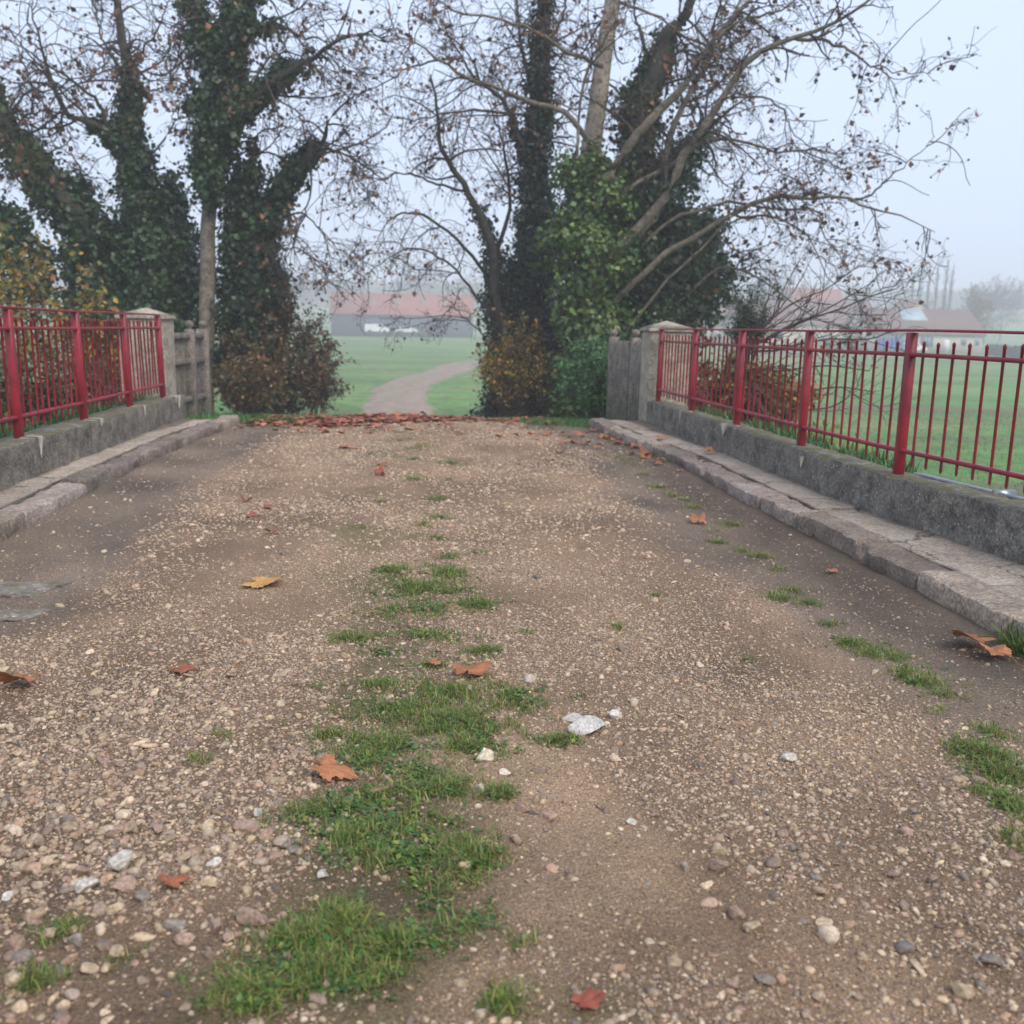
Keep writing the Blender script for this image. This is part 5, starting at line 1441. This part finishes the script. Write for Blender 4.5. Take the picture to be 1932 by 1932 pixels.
# small litter: white stub, wood chips
p = gap(1862, 1186)
st = MB().tube([(-.014, 0, .006), (.022, .004, .02)], .0042, 10)
o = st.build('cigarette_stub', mat_noise('white_paper', (.68, .66, .62), (.78, .77, .74), 60, .8, .1, .001), None, smooth=True)
o.location = (p[0], p[1], float(road_z(p[0], p[1])) + .004); o.rotation_euler = (0, 0, 2.1); tag(o, 'small white cigarette stub on the dark silt by the near kerb end', 'cigarette stub')
M_wood = mat_noise('split_wood', (.10, .065, .04), (.26, .18, .11), 30, .85, .5, .003)
def chip(u, v, l, w, rz, label):
    p = gap(u, v); m = MB(); V = []
    ys_ = np.linspace(-l / 2, l / 2, 9); g = np.random.default_rng(int(u))
    P = np.stack([ys_, .004 * g.normal(size=9), .006 + .004 * np.abs(g.normal(size=9))], -1)
    m.tube(P, w * np.array([.3, .8, 1, .9, 1.05, .8, .9, .6, .15]), 6)
    o = m.build('wood_chip', M_wood, None); o.scale = (1, 1, .6)
    o.location = (p[0], p[1], float(road_z(p[0], p[1])) + .004); o.rotation_euler = (0, 0, rz); tag(o, label, 'wood chip')
chip(722, 1512, .10, .009, .5, 'split brown wood chip lying in the grass below the salmon leaf')
chip(1130, 1215, .06, .004, .2, 'thin dark twig piece on the gravel right of the grass')
chip(690, 1500, .05, .005, .9, 'short thin splinter beside the larger wood chip in the grass')

# ------------------------------------------------------------------ far buildings
def fog_mat(name, c, rough=.9): return mat_noise(name, tuple(np.array(c) * .85), tuple(np.array(c) * 1.12), .8, rough, .2, .05)
M_tile = fog_mat('red_roof_tile', (0.30, 0.115, 0.085)); M_tile2 = fog_mat('brown_roof_tile', (0.17, 0.10, 0.085)); M_clad = fog_mat('grey_cladding', (0.07, 0.08, 0.115))
M_render = fog_mat('cream_render', (0.50, 0.45, 0.38)); M_glass = fog_mat('window_glass', (0.10, 0.14, 0.20), .2); M_white = fog_mat('white_paint', (0.75, 0.75, 0.75), .4)
M_light = fog_mat('rooflight_glass', (0.40, 0.48, 0.55), .25); M_frame = fog_mat('white_frame', (0.6, 0.6, 0.6)); M_blue = fog_mat('blue_paint', (0.04, 0.10, 0.32), .4); M_black = fog_mat('black_rubber', (0.02, 0.02, 0.02)); M_stone = fog_mat('chimney_brick', (0.28, 0.18, 0.14))
def house(name, label, cat, uL, uR, Y, base_v, eave, ridge, depth, wallm, roofm, windows=(), gable_front=False, chim=(), rooflights=(), doors=()):
    a, b = atY(uL, base_v, Y), atY(uR, base_v, Y)
    W_ = b[0] - a[0]; x0, z0 = a[0], float(terrain((a[0] + b[0]) / 2, Y)) - .3
    zb = (a[2] + b[2]) / 2
    hb = zb - z0                                   # sink the footing into the slope
    root = empty(name, (x0, Y, z0)); tag(root, label, cat)
    E, Rg = hb + eave, hb + ridge
    m = MB(); m.box(0, W_, 0, depth, 0, E)
    if gable_front: m.add([(0, 0, E), (W_, 0, E), (W_ / 2, 0, Rg), (0, depth, E), (W_, depth, E), (W_ / 2, depth, Rg)], [(0, 2, 5, 3), (1, 4, 5, 2)], [(0, 1, 2), (3, 5, 4)])
    else: m.add([(0, 0, E), (0, depth, E), (0, depth / 2, Rg), (W_, 0, E), (W_, depth, E), (W_, depth / 2, Rg)], [(0, 3, 5, 2), (1, 2, 5, 4)], [(0, 2, 1), (3, 4, 5)])
    m.build('wall', wallm, root)
    ov, th = .4, .18
    m = MB()
    if gable_front: prof = [(-ov, E - ov * (Rg - E) / (W_ / 2)), (W_ / 2, Rg), (W_ + ov, E - ov * (Rg - E) / (W_ / 2))]
    else: prof = [(-ov, E - ov * (Rg - E) / (depth / 2)), (depth / 2, Rg), (depth + ov, E - ov * (Rg - E) / (depth / 2))]
    V = []
    for e in ((-ov, depth + ov) if gable_front else (-ov, W_ + ov)):
        for dz in (.02, th):
            for s_, z_ in prof: V.append((s_, e, z_ + dz) if gable_front else (e, s_, z_ + dz))
    m.add(V, [(3, 4, 10, 9), (4, 5, 11, 10), (0, 6, 7, 1), (1, 7, 8, 2), (0, 1, 4, 3), (1, 2, 5, 4), (6, 9, 10, 7), (7, 10, 11, 8), (0, 3, 9, 6), (2, 8, 11, 5)])
    rf = m.build('roof', roofm, root)
    for (fx_, w, h) in chim:
        m = MB(); m.box(fx_ * W_ - w / 2, fx_ * W_ + w / 2, depth / 2 - w / 2, depth / 2 + w / 2, Rg - 1, Rg + h, 0, .05); m.build('chimney', M_stone, rf, )
    for (fx_, z1, w, h) in windows:
        f = MB(); x = fx_ * W_; zz = hb + z1
        f.box(x - w / 2 - .08, x + w / 2 + .08, -.10, .02, zz - .08, zz + h + .08); f = f.build('window', M_frame, root)
        MB().box(x - w / 2, x + w / 2, -.14, -.06, zz, zz + h).build('pane', M_glass, f)
        if w > 1.4:
            mm = MB()
            for j in range(1, int(w // 1.1) + 1): mm.box(x - w / 2 + j * w / (int(w // 1.1) + 1) - .04, x - w / 2 + j * w / (int(w // 1.1) + 1) + .04, -.17, -.12, zz, zz + h)
            mm.build('mullion', M_frame, f)
    for (fx_, w, h, mt) in doors:
        x = fx_ * W_; MB().box(x - w / 2, x + w / 2, -.06, .02, hb, hb + h).build('door', mt, root)
    for (fx_, f0, f1, w, mt) in rooflights:
        sl_ = (Rg - E) / (depth / 2); y0_, y1_ = f0 * depth / 2, f1 * depth / 2; x = fx_ * W_
        m = MB(); nrm = .26
        m.add([(x - w / 2, y0_, E + sl_ * y0_ + .02), (x + w / 2, y0_, E + sl_ * y0_ + .02), (x + w / 2, y1_, E + sl_ * y1_ + .02), (x - w / 2, y1_, E + sl_ * y1_ + .02),
               (x - w / 2, y0_, E + sl_ * y0_ + nrm), (x + w / 2, y0_, E + sl_ * y0_ + nrm), (x + w / 2, y1_, E + sl_ * y1_ + nrm), (x - w / 2, y1_, E + sl_ * y1_ + nrm)],
              [(0, 3, 2, 1), (4, 5, 6, 7), (0, 1, 5, 4), (1, 2, 6, 5), (2, 3, 7, 6), (3, 0, 4, 7)])
        m.build('rooflight', mt, rf)
    return root
M_green = fog_mat('weathered_sheet', (0.26, 0.17, 0.14))
house('barn', 'long grey-walled barn with a pale red roof standing across the misty field', 'barn', 625, 892, 200, 635, 4.3, 8.4, 13, M_clad, M_tile,
      rooflights=[(f, .35, .75, 1.1, M_green) for f in (.12, .29, .46, .64, .80)], doors=((.30, 4, 3.4, M_clad), (.75, 4, 3.4, M_clad)))
house('village_house', 'low cream building with brown roof, big bay windows and a glass roof panel', 'house', 1640, 1852, 160, 664, 3.1, 7.0, 11, M_render, M_tile2,
      windows=((.30, .9, 3.4, 1.7), (.50, .9, 2.2, 1.7), (.83, 1.3, .8, .9), (.95, 1.3, .7, .9)), rooflights=((.455, .50, .98, 4.4, M_light),), chim=((.74, .5, .6),), doors=((.68, 1.0, 2.1, M_white),))
house('village_house', 'pale gabled house whose peak shows just above the long brown roof', 'house', 1685, 1770, 178, 655, 4.4, 8.6, 8, M_render, M_tile2, gable_front=True)
house('village_house', 'long farm building with a grey-brown roof behind the bare branches', 'farm building', 1400, 1655, 185, 655, 4.4, 8.9, 12, M_render, M_tile2, windows=((.2, 1.2, 1.2, 1.2), (.6, 1.2, 1.2, 1.2)), chim=((.55, .6, .8),))
house('village_house', 'small whitish house low behind the conifer and the far end of the right railing', 'house', 1395, 1500, 140, 652, 2.9, 5.2, 8, M_render, M_tile2, windows=((.3, 1, 1, 1.1), (.7, 1, 1, 1.1)))
house('village_house', 'taller pinkish house showing faintly through the twigs behind the long farm building', 'house', 1495, 1590, 215, 650, 7.0, 12.2, 9, M_render, M_tile, windows=((.3, 4.2, 1, 1.4), (.7, 4.2, 1, 1.4)), chim=((.3, .8, 1.2),))
house('village_house', 'faint brown-roofed house at the left end of the village roofs', 'house', 1290, 1400, 200, 650, 4.2, 8.4, 10, M_render, M_tile2, windows=((.5, 1.2, 1.2, 1.2),), chim=((.2, .7, 1),))

def car(u, Y, base_v, label, paint, ln=4.3, hh=1.5, van=False, rz=0.0):
    p = atY(u, base_v, Y); z = float(terrain(p[0], Y)) + .02
    root = empty('parked_car', (p[0], Y, max(z, p[2] - .1)), rz); tag(root, label, 'car')
    prof = [(-ln/2, .35), (-ln/2, .8), (-ln/2 + .25, .92), (-ln*.32, hh*.95), (-ln*.22, hh), (ln*.12, hh), (ln*.28, .98), (ln/2 - .1, .82), (ln/2, .6), (ln/2, .35)]
    if van: prof = [(-ln/2, .35), (-ln/2, hh*.95), (-ln/2 + .1, hh), (ln*.22, hh), (ln*.36, 1.1), (ln/2, .95), (ln/2, .35)]
    n = len(prof); m = MB()
    V = [(x, -.85 + (.08 if z_ > 1 else 0), z_) for x, z_ in prof] + [(x, .85 - (.08 if z_ > 1 else 0), z_) for x, z_ in prof]
    me = bpy.data.meshes.new('body'); me.from_pydata(V, [], [tuple(range(n)), tuple(range(2 * n - 1, n - 1, -1))] + [(k, k + n, (k + 1) % n + n, (k + 1) % n) for k in range(n)]); me.materials.append(paint)
    o = bpy.data.objects.new('body', me); COL.objects.link(o); o.parent = root
    if van: MB().box(ln*.08, ln*.26, -.80, .80, 1.15, hh - .2).build('side_window', M_glass, root)
    else: MB().box(-ln*.24, ln*.13, -.82, .82, .98, hh - .1).build('side_window', M_glass, root)
    for x in (-ln*.3, ln*.3):
        for s in (-1, 1):
            w = MB().tube([(x, s*.72, .33), (x, s*.90, .33)], .33, 16)
            a = [(x + .33*math.cos(t), s*.90, .33 + .33*math.sin(t)) for t in np.linspace(0, 6.283, 17)[:-1]]
            w.add(a + [(x, s*.91, .33)], None, [(k, (k+1) % 16, 16) for k in range(16)])
            w = w.build('wheel', M_black, root)
    return root
car(712, 190, 628, 'white van parked before the grey barn wall, left of two white vehicles', M_white, 4.6, 1.75, True)
car(768, 190, 629, 'white car parked before the grey barn wall, right of two white vehicles', M_white)
car(1681, 150, 662, 'blue van parked before the bay windows of the cream building', M_blue, 4.6, 2.1, True)
car(1722, 150, 664, 'light-coloured car seen just right of the tallest near railing post', M_white, 3.9)

# far trees
def far_tree(label, u, Y, top_v, wid, shape, group=None, pal=None, nl=0, seed=0, name='far_tree'):
    g = np.random.default_rng(seed + 900)
    f = foot(u, Y); H_ = float(atY(u, top_v, Y)[2] - f[2])
    root = empty(name, tuple(f)); tag(root, label, 'tree', group)
    MB().tube([(0, 0, -.3), (0, .1, H_ * .3), (.1, 0, H_ * .6), (0, 0, H_ * .97)], [H_ * .02, H_ * .015, H_ * .008, .02], 8).build('trunk', M_bark_dark, root)
    T0 = np.stack([np.zeros(14), np.zeros(14), np.linspace(H_ * .12 if shape == 'poplar' else H_ * .22, H_ * .98, 14)], -1)[None]
    r0 = np.linspace(.12, .05, 14)[None]
    if shape == 'poplar': A, ra = grow(T0, r0, 70, 0, 1, H_ * .10, H_ * .26, .25, 6, .05, .9, 0, .5, .04, .4, g)
    else: A, ra = grow(T0, r0, 60, 0, 1, wid * .5, wid * .8, .8, 6, .15, .25, 0, .6, .05, .4, g)
    B, rb = grow(A, ra, 500, .2, 1, wid * .12, wid * .35, .5 if shape != 'poplar' else .25, 4, .15, .4, 0, .6, .025, .5, g)
    m = MB(); V, Q = tubes(A, ra, 3); m.add(V, Q); V, Q = tubes(B, rb, 3); m.add(V, Q); m.build('crown', M_twig, root)
    if nl:
        pts = B[g.integers(0, len(B), nl), g.integers(1, 4, nl)] + g.normal(size=(nl, 3)) * .25
        V, T, c = leaves_at(pts, .32, np.tile([0, 0, .3], (nl, 1)), pal, g); fast_mesh('foliage', V, T, M_leaf, root, c)
for k, (u, tv) in enumerate(((1708, 520), (1722, 508), (1737, 500), (1752, 505), (1768, 498), (1779, 512))):
    far_tree('bare upright poplar in the misty row behind the village roofs', u, 215, tv, 3, 'poplar', 'poplar row in the mist', seed=k, name='poplar_tree')
far_tree('round misty tree with yellowish leaves right of the poplar row', 1828, 185, 560, 6, 'round', pal=PAL_YEL * .7, nl=2500, seed=11)
far_tree('large faint tree on the misty slope at the right edge', 1880, 260, 545, 14, 'round', pal=PAL_RUST * .6, nl=4000, seed=12)
far_tree('faint bushy tree between the round yellowish tree and the slope tree', 1850, 240, 556, 10, 'round', pal=PAL_RUST * .6, nl=3000, seed=13)
far_tree('misty tree rising behind the roof of the long farm building', 1450, 230, 530, 12, 'round', pal=PAL_RUST * .6, nl=3000, seed=14)
far_tree('misty tree behind the barn, near its left end', 655, 330, 548, 14, 'round', pal=PAL_RUST * .5, nl=3000, seed=15)
far_tree('misty broad tree behind the middle of the barn roof', 790, 340, 540, 18, 'round', pal=PAL_RUST * .5, nl=4000, seed=16)
far_tree('faint tree left of the barn on the misty slope', 585, 350, 552, 12, 'round', pal=PAL_RUST * .5, nl=2500, seed=17)
far_tree('faint tree over the right end of the barn roof', 880, 330, 540, 14, 'round', pal=PAL_RUST * .5, nl=3000, seed=18)
# clipped hedge in the far right field
g = np.random.default_rng(3)
a, b = atY(1868, 648, 150), atY(2000, 668, 120)
t = g.uniform(0, 1, 9000); P = a[None] * (1 - t[:, None]) + b[None] * t[:, None]
P[:, 2] = terrain(P[:, 0], P[:, 1]) + g.uniform(0, 1.5, 9000); P[:, 1] += g.uniform(-.8, .8, 9000)
V, T, c = leaves_at(P, .4, np.tile([0, 0, .3], (9000, 1)), PAL_DARK, g)
tag(fast_mesh('hedge', V, T, M_leaf, None, c), 'low dark hedge crossing the green slope at the far right', 'hedge')
# wood on the misty hill
nW = 60000
wx = g.uniform(-420, 520, nW); wy = 470 + 120 * g.uniform(0, 1, nW) + 20 * noise(wx / 40, 0.0 * wx)
hz = 9 * (.6 + .4 * noise(wx / 12, wy / 12)) * np.sqrt(g.uniform(0, 1, nW))
P = np.stack([wx, wy, terrain(wx, wy) + np.abs(hz) * .8], -1)
V, T, c = leaves_at(P, 4.0, np.tile([0, -.3, .3], (nW, 1)), PAL_RUST * .35, g)
tag(fast_mesh('woods', V, T, M_leaf, None, c), 'misty wooded ridge along the horizon', 'woods', None, 'stuff')

# ------------------------------------------------------------------ the mist
hz_m = bpy.data.materials.new('mist'); hz_m.use_nodes = True
nt = hz_m.node_tree; nt.nodes.clear()
o_ = nt.nodes.new('ShaderNodeOutputMaterial'); pv = nt.nodes.new('ShaderNodeVolumePrincipled')
pv.inputs['Color'].default_value = (0.92, 0.92, 0.97, 1)
pv.inputs['Density'].default_value = 0.0028
pv.inputs['Anisotropy'].default_value = 0.0
nt.links.new(pv.outputs[0], o_.inputs['Volume'])
haze = MB().box(-660, 680, -70, 680, -4.6, 27).build('haze', hz_m)
tag(haze, 'cold even mist over fields and village', 'haze', None, 'stuff')
